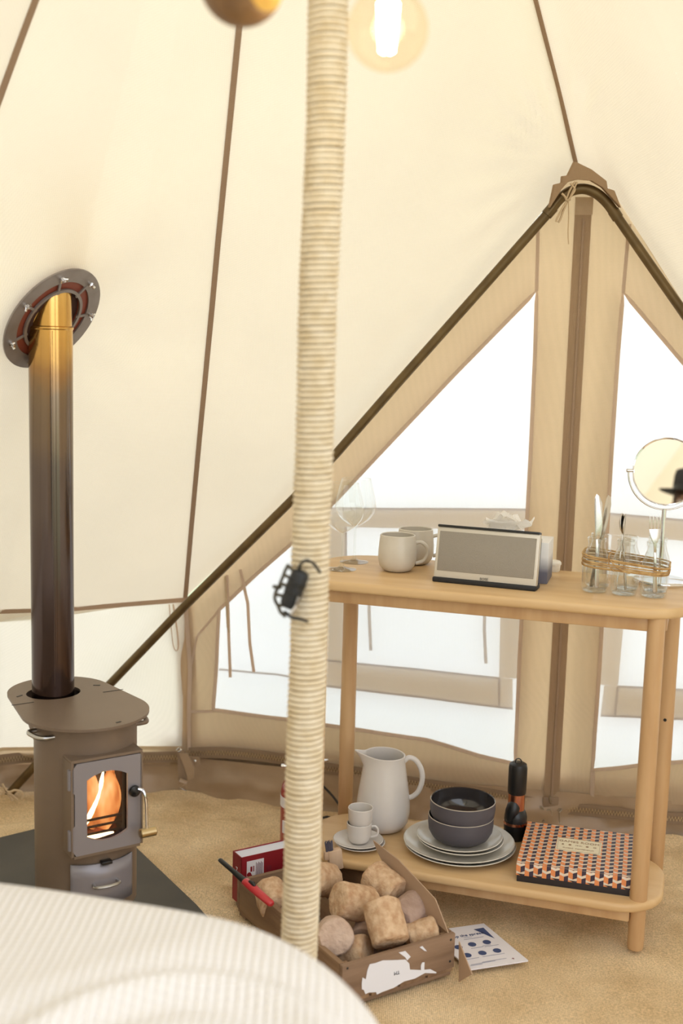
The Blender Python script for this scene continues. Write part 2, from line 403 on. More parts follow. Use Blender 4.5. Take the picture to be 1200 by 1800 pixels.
# groundsheet: floor and upstand
flo = thing('floor', None, None, kind='structure')
MM().add([p+V(0, 0, -.03) for p in FLOORP], [tuple(range(len(FLOORP)))]).build('groundsheet', PVC, flo)
def upst(u, v):
    k = u*(len(FLOORP)-1); i = min(int(k), len(FLOORP)-2); t = k-i
    a = FLOORP[i].lerp(FLOORP[i+1], t); z = -.03 + .143*v
    c = (V(-.08, 1.9, 0)-a).normalized(); c.z = 0
    w_ = .028*noise.noise(Vector((a.x*7, a.y*7, z*9))) + .012*noise.noise(Vector((a.x*18, a.y*18, z*26)))
    return a + V(0, 0, z) + c*(.012 + w_*math.sin(PI*min(1, v*1.1)) + .02*(1-v)**2)
MM().grid(upst, 420, 14).build('upstand', PVC, flo)
def zipline(pts, parent, n_, up=V(0, 0, 1), teeth=True):
    """two-row zip: tapes plus little metal teeth, along world points"""
    pts = smoothpts(pts, 6)
    L = [0]
    for a, b in zip(pts[:-1], pts[1:]): L.append(L[-1]+(b-a).length)
    tp = MM()
    vs = []
    for i, p in enumerate(pts):
        vs += [p-up*.017+n_*.001, p+up*.017+n_*.001, p+up*.017+n_*.003, p-up*.017+n_*.003]
    tp.add(vs, [(4*k+j, 4*k+(j+1) % 4, 4*k+4+(j+1) % 4, 4*k+4+j) for k in range(len(pts)-1) for j in range(4)])
    tp.build('zip_tape', PVCM, parent)
    if teeth:
        z = MM(); s = 0; i = 0; k = 0
        while s < L[-1]:
            while i < len(L)-2 and L[i+1] < s: i += 1
            f = (s-L[i])/max(1e-6, L[i+1]-L[i]); p = pts[i].lerp(pts[i+1], f)
            d = (pts[i+1]-pts[i]).normalized()
            mx = Matrix((d, up.cross(d), up)).transposed()
            z.box(p+n_*.0045+up*(.003 if k % 2 else -.003), (.0026, .003, .007), mx); s += .0042; k += 1
        tag(z.build('zip_teeth', ZIPM, parent, smooth=False), kind='stuff')
cen = V(-.08, 1.9, 0)
zipline([a.lerp(b, .115/.6) + (cen-a).normalized()*.018 for a, b in zip(FLF[3:], TLF[3:])], wl, V(.25, -.95, 0))

# ============================================================ FRONT DOOR (door_1)
door = thing('door_1', None, None, kind='structure')
def poly_cloth(name, outer, holes, matl, off=0, step=.03, disp=True, parent=None):
    """flat cloth piece on the door plane with real folds; outer/holes in door-plane coordinates"""
    allp = [[Vector((a, h, 0)) for a, h in outer]] + [[Vector((a, h, 0)) for a, h in q] for q in holes]
    tri = geometry.tessellate_polygon(allp); flat = [p for q in allp for p in q]
    bm = bmesh.new(); vs = [bm.verts.new(p) for p in flat]
    for t in tri:
        try: bm.faces.new([vs[i] for i in t])
        except ValueError: pass
    xs = [p.x for p in flat]; ys = [p.y for p in flat]
    for ax, lo, hi in ((0, min(xs), max(xs)), (1, min(ys), max(ys))):
        k = lo+step
        while k < hi:
            n_ = Vector((1, 0, 0)) if ax == 0 else Vector((0, 1, 0))
            bmesh.ops.bisect_plane(bm, geom=bm.verts[:]+bm.edges[:]+bm.faces[:], plane_co=n_*k, plane_no=n_)
            k += step
    for v in bm.verts: v.co = d3(v.co.x, v.co.y, off) if disp else d3f(v.co.x, v.co.y, off)
    me = bpy.data.meshes.new(name); bm.to_mesh(me); bm.free(); me.materials.append(matl)
    me.polygons.foreach_set('use_smooth', [True]*len(me.polygons))
    o = bpy.data.objects.new(name, me); C.objects.link(o); o.parent = parent or door; TM[o.name] = TM[o.parent.name]
    return o
def ribbon(name, pts, wd, matl, off=-.003, closed=False, disp=True, parent=None, th=.002):
    """strip of webbing on the door plane along plane points"""
    ps = []
    for (a, b) in zip(pts[:-1], pts[1:]):
        n_ = max(1, int(math.dist(a, b)/.03))
        for k in range(n_): ps.append((a[0]+(b[0]-a[0])*k/n_, a[1]+(b[1]-a[1])*k/n_))
    ps.append(pts[-1]); mm = MM(); vs = []
    for i, p in enumerate(ps):
        q0 = ps[max(i-1, 0)]; q1 = ps[min(i+1, len(ps)-1)]; dx = q1[0]-q0[0]; dy = q1[1]-q0[1]; l = math.hypot(dx, dy) or 1
        nx, ny = -dy/l*wd/2, dx/l*wd/2
        f = d3 if disp else d3f
        vs += [f(p[0]+nx, p[1]+ny, off), f(p[0]-nx, p[1]-ny, off), f(p[0]-nx, p[1]-ny, off+th), f(p[0]+nx, p[1]+ny, off+th)]
    mm.add(vs, [(4*k+j, 4*k+(j+1) % 4, 4*k+4+(j+1) % 4, 4*k+4+j) for k in range(len(ps)-1) for j in range(4)])
    return mm.build(name, matl, parent or door)
mir = lambda L: [(2*AZ-a, h) for a, h in L][::-1]
D = lambda L: [dpt(x, y) for x, y in L]
apx_d = dpt(1022, 326)
leafL = D([(330, 1318), (333, 1250), (327, 1120), (325, 1055), (420, 965), (520, 868), (590, 795), (700, 670), (850, 500), (960, 372), (985, 335), (1012, 291)]) + [(AZ, dpt(1022, 296)[1]), (AZ, dpt(965, 1425)[1])] + D([(880, 1398), (760, 1375), (640, 1350), (500, 1330), (400, 1318)])
winL = D([(375, 1247), (385, 1072), (450, 1010), (520, 949), (591, 879), (665, 800), (800, 657), (943, 511), (940, 620), (932, 800), (925, 930), (913, 1150), (905, 1340), (840, 1325), (750, 1300), (640, 1283), (500, 1262)])
poly_cloth('door_leaf', leafL, [winL], TAN, 0)
rbd = ((RB-DX0).dot(DE), (RB-DX0).dot(DUP))
leafR = [(AZ, dpt(1022, 296)[1])] + D([(1060, 320), (1090, 356), (1200, 530)]) + [rbd, (rbd[0], .12)] + [(2*AZ-a, h) for a, h in D([(400, 1318), (500, 1330), (640, 1350), (760, 1375), (880, 1398)])] + [(AZ, dpt(965, 1425)[1])]
poly_cloth('door_leaf', leafR, [mir(winL)], TAN, 0)
ribbon('splash_strip', [(-.06, .10), (1.0, .08), (rbd[0], .08)], .16, PVC, .022)
ribbon('corner_strip', D([(327, 1395), (329, 1250), (323, 1120), (320, 1050)]), .06, TAN, .010, disp=False)
wo = lambda L, k=.004: L
poly_cloth('window_sheet', winL, [], SHEER, .001, step=.025)
poly_cloth('window_sheet', mir(winL), [], SHEER, .001, step=.025)
# webbing around windows, stitched seams above them
for L, fl in ((winL, 0), (mir(winL), 1)):
    ribbon('window_binding', L+[L[0]], .0105, TAN2)
st = D([(943, 511), (945, 420), (945, 392)])
for L in (st, mir(st)):
    ribbon('stitched_seam', L, .009, TAN2, -.002)
lseam = D([(333, 1318), (333, 1180), (326, 1055)])
for L in (lseam, mir(lseam)): ribbon('edge_seam', L, .012, TAN2, -.003)
cs = D([(333, 1180), (345, 1120), (385, 1072)])
for L in (cs, mir(cs)): ribbon('stitched_seam', L, .006, TAN2, -.002)
bs = D([(333, 1250), (375, 1250)])
for L in (bs, mir(bs)): ribbon('stitched_seam', L, .008, TAN2, -.002)
fl_ = [dpt(905, 1340), dpt(900, 1398)]
for L in (fl_, mir(fl_)): ribbon('stitched_seam', L, .012, TAN2, -.002)
# central zip flap
ht = dpt(1025, 378)[1]; hb = dpt(968, 1405)[1]
ribbon('zip_flap', [(AZ-.002, ht), (AZ-.002, hb)], .043, FLAP, -.006)
ribbon('zip_fold', [(AZ, ht-.01), (AZ, hb)], .006, SEAM, -.009)
ribbon('flap_top_patch', [(AZ-.001, ht+.045), (AZ-.001, ht)], .046, TAN, -.008)
# outer layer behind the windows: paler frame cloth and white outer window
ow = D([(604, 933), (921, 937), (882, 1197), (605, 1165)])
ofr = D([(378, 1190), (380, 1060), (470, 975), (520, 940), (600, 893), (940, 903), (900, 1254), (575, 1213), (560, 1205), (380, 1190)])[:-1]
def outer(side):
    f = (lambda L: L) if side == 0 else mir
    hor_top = D([(560, 897), (930, 899), (930, 936), (560, 930)])
    hor_bot = D([(560, 1166), (876, 1197), (900, 1199), (900, 1253), (560, 1212)])
    ver_l = D([(568, 930), (604, 931), (604, 1170), (568, 1166)])
    ver_r = D([(881, 936), (915, 936), (915, 1199), (876, 1197)])
    for q in (hor_top, hor_bot, ver_l, ver_r): poly_cloth('outer_window_frame', f(q), [], PALE, .035, step=.05)
    for q in ([(560, 1166), (876, 1197)], [(560, 1212), (900, 1253)], [(560, 897), (930, 899)], [(876, 1197), (876, 1250)], [(604, 931), (604, 1170)], [(378, 1184), (480, 1192), (570, 1208)]):
        ribbon('outer_seam', f(D(q)), .006, SEAM, .031)
    poly_cloth('outer_window', f(D([(350, 1300), (352, 1040), (560, 880), (950, 470), (960, 900), (930, 1370), (640, 1330)])), [], OUTW, .055, step=.06)
outer(0); outer(1)
# hanging fabric ties
for q in ([(400, 1010), (403, 1090), (405, 1190)], [(423, 1000), (437, 1060), (441, 1130), (447, 1180)], [(645, 1045), (646, 1090), (649, 1148)], [(851, 1065), (850, 1110), (853, 1170)]):
    inn = q[0][0] < 500
    ribbon('tie', D(q), .0090, TAN2 if inn else TAN, -.012 if inn else .028)
ribbon('tie', D([(397, 1012), (402, 1100), (405, 1110)]), .006, CREAMCORD, -.014)
lp = [d3(*dpt(x, y), -.03) for x, y in ((303, 1058), (306, 1100), (309, 1130), (314, 1140), (318, 1130), (315, 1095), (310, 1058))]
MM().tube(smoothpts(lp, 4), .0035, 6, flat=.4).build('tie_loop', TAN2, wl)
# zip at the foot of the door and its hardware
zipline([d3(*dpt(x, y), -.006) for x, y in ((333, 1322), (400, 1322), (500, 1332), (575, 1347), (640, 1358), (720, 1372), (800, 1384), (880, 1397), (955, 1412))], door, V(-.17, -.98, 0))
zipline([d3(*dpt(x, y), -.006) for x, y in ((985, 1418), (1060, 1425), (1140, 1432), (1200, 1436), (1330, 1440))], door, V(-.17, -.98, 0))
hw = MM()
q = lambda x, y, o=-.02: d3(*dpt(x, y), o)
hw.tube(smoothpts([q(966, 1394), q(967, 1403), q(970, 1407)], 3), .0025, 6)
hw.tube(smoothpts([q(950, 1411), q(954, 1415), q(956, 1421), q(952, 1418), q(950, 1411)], 3), .002, 6)
hw.tube(smoothpts([q(961, 1418), q(968, 1418), q(970, 1427), q(964, 1429), q(961, 1424), q(961, 1418)], 3), .0016, 6)
hw.tube([q(955, 1420), q(955, 1436)], .0012, 6); hw.lathe([(0, -.004), (.003, 0), (0, .004)], 8, q(955, 1438))
hw.tube(smoothpts([q(980, 1420), q(984, 1417), q(987, 1418), q(983, 1423)], 3), .0018, 6); hw.tube([q(983, 1422), q(983, 1440)], .0011, 6); hw.lathe([(0, -.004), (.003, 0), (0, .004)], 8, q(983, 1441))
hw.build('zip_slider', STEEL, door)
MM().box(q(967, 1412, -.012), (.045, .008, .05)).build('webbing_tab', PVCM, door, bevel=.003)

# ============================================================ FRAME POLE (A frame)
ap = []
def apy(x):  # depth of the frame pole, nearer than the canvas
    t = (x-10)/(1015-10); return 3.378+(3.145-3.378)*min(1, t)
for x, y in ((10, 1402), (190, 1206), (325, 1065), (520, 872), (590, 798), (700, 672), (850, 503), (950, 390)):
    ap.append(P(x, y, apy(x)))
arch = [P(967, 370, 3.15), P(983, 350, 3.145), P(1003, 336, 3.14), P(1026, 332, 3.135), P(1048, 340, 3.13), P(1067, 357, 3.13), P(1082, 378, 3.125)]
rp = [P(1140, 462, 3.115), P(1200, 548, 3.10)]
dv = (rp[1]-arch[-1]).normalized(); end = rp[1] + dv*((rp[1].z)/(-dv.z))
fp = thing('frame_pole', 'olive steel A-frame pole arching over the canvas door', 'pole', ap[0])
MM().tube(ap[:-1]+[arch[0]], .0125, 14).build('pole_leg', OLIVE, fp, world=True)
MM().tube(smoothpts(arch, 5), .0135, 14).build('pole_bend', OLIVE, fp, world=True)
MM().tube([arch[-1]]+rp+[end], .0125, 14).build('pole_leg', OLIVE, fp, world=True)
MM().tube([P(960, 378, 3.15), P(972, 364, 3.149)], .0148, 14).build('ferrule', OLIVE, fp, world=True)
MM().tube([P(1077, 370, 3.126), P(1086, 384, 3.125)], .0148, 14).build('ferrule', OLIVE, fp, world=True)
# apex patch on the roof cloth
pp = [(1011, 284), (1040, 298), (1066, 318), (1068, 331), (1080, 335), (1092, 366), (1078, 350), (1060, 330), (1040, 318), (1015, 316), (998, 320), (986, 334), (975, 352), (966, 366), (972, 340), (975, 325), (988, 322), (989, 310), (999, 309)]
pm = MM(); ptn = V(.1, -.98, -.1)
front = [P(x, y, 3.10) for x, y in pp]; ctr = P(1028, 312, 3.085)
back = [p+V(0, .035, .005) for p in front]; n = len(pp)
fs = [tuple(range(n)), tuple(range(2*n-1, n-1, -1))] + [(i, (i+1) % n, n+(i+1) % n, n+i) for i in range(n)]
pm.add(front+back, fs); pm.build('apex_patch', FLAP, ceiling, bevel=.002)
# bow tied around the pole at the apex
bt = MM()
def T(pts, Y, r=.0042): bt.tube(smoothpts([P(x, y, Y) for x, y in pts], 4), r, 6, flat=.6)
T([(1014, 320), (1007, 335), (999, 352), (995, 352), (1001, 335), (1010, 320)], 3.10)
T([(987, 340), (993, 346), (996, 352), (1002, 350)], 3.10, .005)
T([(996, 353), (986, 370), (979, 383), (977, 390)], 3.10); T([(997, 353), (990, 370), (984, 386), (981, 391)], 3.102)
T([(999, 354), (999, 385), (998, 408), (999, 429)], 3.10, .0025); T([(1002, 322), (1010, 333), (1003, 345), (998, 352)], 3.098)
tag(bt.build('tie_cord', CREAMCORD, loc=P(996, 352, 3.10), world=True), 'beige cord bow tied round the pole at the door apex', 'cord')
# cord at the pole foot
bt = MM()
for pts in ([(0, 1384), (8, 1390), (18, 1392), (26, 1389), (38, 1392), (41, 1400), (38, 1404)], [(6, 1382), (10, 1390), (18, 1400), (24, 1406)], [(10, 1390), (22, 1398), (32, 1407)], [(0, 1398), (8, 1393), (14, 1392)], [(4, 1378), (12, 1392), (22, 1408)]):
    bt.tube(smoothpts([P(x, y, 3.30) for x, y in pts], 4), .0035, 6)
tag(bt.build('tie_cord', CREAMCORD, loc=P(15, 1395, 3.30), world=True), 'pale cord knotted at the foot of the pole, left edge', 'cord')
# corner strap with buckle
cs_ = thing('corner_strap', 'brown webbing strap with metal triangle buckle at the tent corner', 'strap', P(322, 1390, 3.36))
def sheet(pts, Y, th=.003):
    a = MM(); n = len(pts); fr = [P(x, y, Y) for x, y in pts]; bk = [p+V(0, th, 0) for p in fr]
    a.add(fr+bk, [tuple(range(n)), tuple(range(2*n-1, n-1, -1))]+[(i, (i+1) % n, n+(i+1) % n, n+i) for i in range(n)]); return a
sheet([(311, 1322), (326, 1322), (329, 1378), (314, 1378)], 3.37).build('webbing', PVCM, cs_, world=True)
sheet([(314, 1324), (330, 1325), (342, 1350), (340, 1368), (331, 1372), (324, 1350)], 3.365).build('webbing', PVC, cs_, world=True)
MM().tube([P(x, y, 3.355) for x, y in ((314, 1383), (327, 1390), (328, 1378))], .0016, 6, closed=True).build('buckle', CHROME, cs_, world=True)
MM().tube([P(x, y, 3.355) for x, y in ((311, 1318), (314, 1322), (319, 1318), (315, 1314))], .0022, 6, closed=True).build('slider', CHROME, cs_, world=True)
MM().tube([P(315, 1372, 3.36), P(328, 1377, 3.36)], .008, 8).build('webbing_roll', PVC, cs_, world=True)
tb = thing('snap_tab', 'small brown tab with a round snap rivet beside the strap', 'fastener', P(343, 1345, 3.385))
sheet([(329, 1330), (350, 1331), (352, 1344), (346, 1348), (329, 1347)], 3.385).build('tab', PVC, tb, world=True)
MM().lathe([(0, 0), (.005, .0), (.0042, .002), (.002, .0035), (0, .004)], 14, P(343, 1338, 3.384), rot=Matrix.Rotation(PI/2, 3, 'X')).build('rivet', CHROME, tb, world=True)

# ============================================================ BURLAP FLOOR COVER
def inside(p, poly):
    r = False; j = len(poly)-1
    for i in range(len(poly)):
        a, b = poly[i], poly[j]
        if (a.y > p[1]) != (b.y > p[1]) and p[0] < (b.x-a.x)*(p[1]-a.y)/(b.y-a.y)+a.x: r = not r
        j = i
    return r
def bur(u, v):
    # rows follow the floor outline: u along perimeter, v from edge to the middle
    k = u*(len(FLOORP)-1); i = min(int(k), len(FLOORP)-2); t = k-i
    a = FLOORP[i].lerp(FLOORP[i+1], t); c = V(.05, 1.7, 0); p = a.lerp(c, .015+.975*v)
    edge = max(0, 1-v*9)
    z = .010*noise.noise(Vector((p.x*2.2, p.y*5, 0)))+.014*abs(noise.noise(Vector((p.x*5+2, p.y*13, 2))))+.003*noise.noise(Vector((p.x*16, p.y*24, 5)))
    z += .012*edge*(.6+noise.noise(Vector((p.x*6, p.y*6, 9))))
    lf = max(0, min(1, (-p.x-.0)/.2)); rt = max(0, min(1, (p.x-.80)/.15))
    z = z*(.35+1.5*lf+1.6*rt) - .0110 + .004*edge
    if lf < .5 and rt < .5 or (p.x < -.28 and 1.9 < p.y < 3.22 and p.x > -1.45): z = min(z, -.0005)
    z = max(z, -.026)
    return V(p.x, p.y, z)
BUR = bpy.data.materials.new('burlap'); BUR.use_nodes = True; n_ = BUR.node_tree; b_ = n_.nodes['Principled BSDF']
b_.inputs['Roughness'].default_value = .95; b_.inputs['Specular IOR Level'].default_value = .15
bu_, wv_ = weave_nodes(n_, 75, .6, .0015)
tcn = n_.nodes.new('ShaderNodeTexCoord'); nz = n_.nodes.new('ShaderNodeTexNoise'); nz.inputs['Scale'].default_value = 5; nz.inputs['Detail'].default_value = 8
n_.links.new(tcn.outputs['Object'], nz.inputs['Vector']); rp_ = n_.nodes.new('ShaderNodeValToRGB')
rp_.color_ramp.elements[0].position = .3; rp_.color_ramp.elements[1].position = .75
rp_.color_ramp.elements[0].color = lin((208, 176, 132)); rp_.color_ramp.elements[1].color = lin((242, 216, 176))
n_.links.new(nz.outputs['Fac'], rp_.inputs[0])
nz2 = n_.nodes.new('ShaderNodeTexNoise'); nz2.inputs['Scale'].default_value = 260; nz2.inputs['Detail'].default_value = 2; n_.links.new(tcn.outputs['Object'], nz2.inputs['Vector'])
mrx = n_.nodes.new('ShaderNodeMapRange'); mrx.inputs[1].default_value = .3; mrx.inputs[2].default_value = .7; mrx.inputs[3].default_value = .70; mrx.inputs[4].default_value = 1.12
n_.links.new(nz2.outputs['Fac'], mrx.inputs[0]); vmx = n_.nodes.new('ShaderNodeVectorMath'); vmx.operation = 'SCALE'
n_.links.new(rp_.outputs[0], vmx.inputs[0]); n_.links.new(mrx.outputs[0], vmx.inputs['Scale']); n_.links.new(vmx.outputs[0], b_.inputs['Base Color']); n_.links.new(bu_.outputs[0], b_.inputs['Normal'])
rug = MM().grid(bur, 420, 120).build('burlap_rug', BUR)
tag(rug, 'coarse brown burlap cloth covering the tent floor', 'rug')

# ============================================================ CENTRE POLE with rope
p0 = P(527, 1600, 1.9); p1 = P(577, 0, 1.9); ax = (p1-p0).normalized()
pb = p0 + ax*((-p0.z)/ax.z); pt = p0+ax*((2.83-p0.z)/ax.z)
cp = thing('centre_pole', 'tall centre pole wrapped top to bottom in natural rope', 'pole', pb)
MM().tube([pb, pt], .0245, 20).build('pole_core', mat('pole_steel', (120, 110, 95), .4, .8), cp, world=True)
rope = []; N = 300; turn = 20; Lz = (pt-pb).length*.985
sx_ = ax.cross(V(0, 1, 0)).normalized(); sy_ = ax.cross(sx_)
for k in range(N*turn):
    t = k/(N*turn); a = 2*PI*k/turn; rr = .0272+.0009*noise.noise(Vector((t*60, 0, 0)))
    lean = .004*noise.noise(Vector((t*9, 3, 0)))
    rope.append(pb+ax*(Lz*t+.0009*noise.noise(Vector((t*150, 1, 1)))) + sx_*(math.cos(a)*rr+lean) + sy_*math.sin(a)*rr)
MM().tube(rope, .0047, 6).build('rope', mat('sisal_rope', (236, 222, 196), .9, var=(220, 200, 164), vscale=40, bump=.9, bscale=320), cp, world=True)
# strapped camera clip on pole
cl = thing('pole_lamp', 'small black clip-on lamp strapped round the rope pole', 'lamp', P(515, 1030, 1.86))
def onp(x, y, Y): return P(x, y, Y)
a = MM()
pa, pb_ = onp(530, 1003, 1.855), onp(505, 1068, 1.855)
a.tube([pa, pa.lerp(pb_, .05), pa.lerp(pb_, .12), pa.lerp(pb_, .88), pa.lerp(pb_, .95), pb_], [.009, .013, .0145, .0145, .013, .009], 20)
a.build('lamp_body', BLACKM, cl, world=True)
a = MM(); a.tube([pa.lerp(pb_, .3)+V(0, 0, 0), pa.lerp(pb_, .42)], .0155, 20); a.tube([pa.lerp(pb_, .55), pa.lerp(pb_, .62)], .0153, 20); a.build('grip_ring', DARK, cl, world=True)
a = MM(); a.tube([onp(524, 1048, 1.838), onp(521, 1062, 1.838), onp(512, 1078, 1.84), onp(510, 1082, 1.84)], [.004, .006, .006, .003], 10, flat=.5); a.build('lens', CHROME, cl, world=True)
a = MM()
a.tube(smoothpts([onp(526, 1004, 1.85), onp(528, 992, 1.845), onp(538, 985, 1.84), onp(550, 990, 1.845), onp(560, 1003, 1.855), onp(562, 1006, 1.86)], 5), .0025, 8)
a.build('clip_hook', DARK, cl, world=True); a = MM()
a.tube(smoothpts([onp(500, 1075, 1.85), onp(512, 1085, 1.842), onp(527, 1088, 1.85), onp(540, 1092, 1.86)], 5), .004, 8, flat=.5)
a.build('clip_strap', DARK, cl, world=True)
a = MM(); hs = [(507, 992), (501, 1003), (497, 1014), (491, 1028), (484, 1042), (483, 1054), (489, 1066), (493, 1076), (502, 1084)]
a.tube(smoothpts([onp(x, y, 1.87) for x, y in hs], 4), .0028, 8)
for (x, y), (x2, y2) in (((507, 995), (516, 1004)), ((499, 1010), (510, 1016)), ((492, 1026), (506, 1030)), ((485, 1045), (500, 1048)), ((488, 1064), (500, 1064)), ((494, 1033), (480, 1031))):
    a.tube([onp(x, y, 1.87), onp(x2, y2, 1.862)], .003, 8)
a.build('cage', mat('dark_olive_plastic', (74, 66, 50), .5), cl, world=True)

# ============================================================ HANGING LIGHTS
bc = P(681, 52, 1.5)
bl = thing('globe_bulb', 'large warm glowing globe filament bulb beside the rope pole', 'light bulb', bc+V(0, 0, -.0486))
prof = [(0, -.0486)] + [(.0486*math.sin(a), -.0486*math.cos(a)) for a in [PI*k/24 for k in range(1, 20)]] + [(.02, .052), (.0185, .066)]
gi = [(max(0, r-.0012) if r > 0 else 0, z*(.975) if r > .02 or z < 0 else z) for r, z in prof][::-1]
def thin_glass(name, col, tint):
    m = bpy.data.materials.new(name); m.use_nodes = True; n = m.node_tree; n.nodes.remove(n.nodes['Principled BSDF'])
    tr = n.nodes.new('ShaderNodeBsdfTransparent'); tr.inputs[0].default_value = lin(tint)
    gl = n.nodes.new('ShaderNodeBsdfGlossy'); gl.inputs['Roughness'].default_value = .03; gl.inputs['Color'].default_value = lin(col)
    lw = n.nodes.new('ShaderNodeLayerWeight'); lw.inputs[0].default_value = .5
    pw = n.nodes.new('ShaderNodeMath'); pw.operation = 'POWER'; pw.inputs[1].default_value = 4.5; n.links.new(lw.outputs['Facing'], pw.inputs[0])
    ma = n.nodes.new('ShaderNodeMath'); ma.operation = 'MULTIPLY_ADD'; ma.inputs[1].default_value = .55; ma.inputs[2].default_value = .035; n.links.new(pw.outputs[0], ma.inputs[0])
    mx = n.nodes.new('ShaderNodeMixShader')
    n.links.new(ma.outputs[0], mx.inputs[0]); n.links.new(tr.outputs[0], mx.inputs[1]); n.links.new(gl.outputs[0], mx.inputs[2])
    n.links.new(mx.outputs[0], n.nodes['Material Output'].inputs[0]); return m
AMB = thin_glass('amber_glass', (255, 236, 205), (254, 249, 238))
MM().lathe(prof, 48, bc).build('globe', AMB, bl, world=True)
MM().lathe([(0, .062), (.02, .062), (.021, .068), (.021, .10), (.016, .115), (.004, .12), (0, .12)], 24, bc).build('socket', mat('brass', (180, 140, 70), .3, 1), bl, world=True)
f_ = MM()
for k in range(6):
    an = 2*PI*k/6; f_.tube([bc+V(.011*math.cos(an), .011*math.sin(an), .03), bc+V(.007*math.cos(an), .007*math.sin(an), -.026)], .0013, 6)
f_.build('filament', emit('filament_glow', (255, 230, 180), 160), bl, world=True)
MM().tube([bc+V(0, 0, .06), bc+V(0, 0, .034)], .005, 10).build('glass_stem', AMB, bl, world=True)
MM().tube(smoothpts([bc+V(0, 0, .12), bc+V(-.01, .05, .35), bc+V(-.05, .2, .7), APX+V(0, 0, -.12)], 8), .003, 8).build('cable', DARK, bl, world=True)
ld = bpy.data.lights.new('bulb_light', 'POINT'); lo = bpy.data.objects.new('bulb_light', ld); C.objects.link(lo); lo.location = bc; lo.parent = None
ld.energy = 1.4; ld.color = (1, .82, .58); ld.shadow_soft_size = .02
# wooden ball lampshade, half out of the frame
wc = P(425, -31, 1.5); rr = .0507
ws = thing('wooden_pendant', 'round wooden pendant lampshade with cut brass side, at the top edge', 'pendant', wc-V(0, 0, rr))
WPM = wood('pendant_wood', (140, 104, 66), (110, 78, 46), 'Z', 9)
cutx = .030
bm_pts = MM()
def ball(u, v):
    a = 2*PI*u; b = PI*v
    p = V(rr*math.sin(b)*math.cos(a), rr*math.sin(b)*math.sin(a), -rr*math.cos(b))
    d = V(.80, -.58, -.10).normalized(); k = p.dot(d)
    if k > .036: p -= d*(k-.036)
    return wc+p
bm_pts.grid(ball, 64, 40, cu=True).build('shade', WPM, ws, world=True, angle=30)
d = V(.80, -.58, -.10).normalized()
MM().lathe([(0, 0), (.031, 0), (.0335, .0015), (.0335, -.001), (0, -.001)], 40, wc+d*.0365, rot=V(0, 0, 1).rotation_difference(d).to_matrix()).build('brass_disc', mat('brass_inside', (206, 166, 84), .35, .8), ws, world=True)
MM().tube(smoothpts([wc+V(0, 0, rr), wc+V(.01, .06, .35), wc+V(.03, .2, .7), APX+V(0, 0, -.15)], 8), .003, 8).build('cable', DARK, ws, world=True)

# ============================================================ STOVE
rzS = RZS
lidz = P(94, 1213, 2.69).z
st = thing('wood_stove', 'small brown cylindrical wood stove with glass door, fire lit, on dark mat', 'stove', SB, rzS)
IRON = mat('stove_paint', (130, 112, 96), .42, .2, var=(120, 103, 88), vscale=5, bump=.05, bscale=300)
IRON2 = mat('stove_door_reflection', (144, 140, 146), .36, .3)  # bluish daylight reflection is put into the door colour
FIREB = mat('firebrick', (60, 40, 28), .9)
rb = .112; zb = .105; zt = lidz-.004
# body with opening for the door
nseg = 96; zs = [zb] + [zb+(zt-zb)*k/30 for k in range(1, 31)]
DZ0, DZ1 = .275, .455; DW = .046
bm_ = MM(); vs = []
for z in zs:
    for j in range(nseg):
        a = 2*PI*j/nseg; vs.append(V(rb*math.cos(a), rb*math.sin(a), z))
fs = []
for i in range(len(zs)-1):
    for j in range(nseg):
        am = 2*PI*(j+.5)/nseg; x = rb*math.cos(am); y = rb*math.sin(am); zm = (zs[i]+zs[i+1])/2
        if y < 0 and abs(x) < DW and DZ0 < zm < DZ1: continue
        k = (j+1) % nseg; fs.append((i*nseg+j, i*nseg+k, (i+1)*nseg+k, (i+1)*nseg+j))
bm_.add(vs, fs); bm_.lathe([(0, zb), (rb, zb)], nseg); bm_.build('body', IRON, st)
MM().lathe([(0, .232), (.1, .232), (.1, .5), (0, .5)], 40).build('firebox', FIREB, st) if False else None
fb = MM()
def fbx(u, v):
    a = PI*(-.5+.30)+2*PI*(.85*u) ; return V(.098*math.cos(a), .098*math.sin(a), .225+.25*v)
fb.grid(lambda u, v: V(.098*math.cos(-PI/2+.55+(2*PI-1.1)*u), .098*math.sin(-PI/2+.55+(2*PI-1.1)*u), .225+.25*v), 40, 6)
fb.lathe([(0, .238), (.098, .226)], 40); fb.lathe([(0, .47), (.098, .47)], 40)
fb.build('firebox', FIREB, st)
# flue box: tapers from the lid's rear into the body
fx = MM()
def flue(u, v):
    a = 2*PI*u; r = .095; cy = .125; z = zt-.16*v
    k = 1-v**1.6; return V(r*math.cos(a)*(.72+.28*k), .125*k + r*math.sin(a)*(.55+.45*k) + .02*(1-k), z)
fx.grid(flue, 48, 12, cu=True); fx.build('flue_box', IRON, st)
# lid: hull of two circles
def hull2(c1, r1, c2, r2, n=40):
    dy = c2-c1; al = math.acos((r1-r2)/dy); out = []
    for k in range(n+1):
        a = -PI/2-(PI-al) + 2*(PI-al)*k/n; out.append((r1*math.cos(a), c1+r1*math.sin(a)))
    for k in range(n+1):
        a = PI/2-al+2*al*k/n; out.append((r2*math.cos(a), c2+r2*math.sin(a)))
    return out
lid = MM(); out = hull2(0, .139, .165, .118)
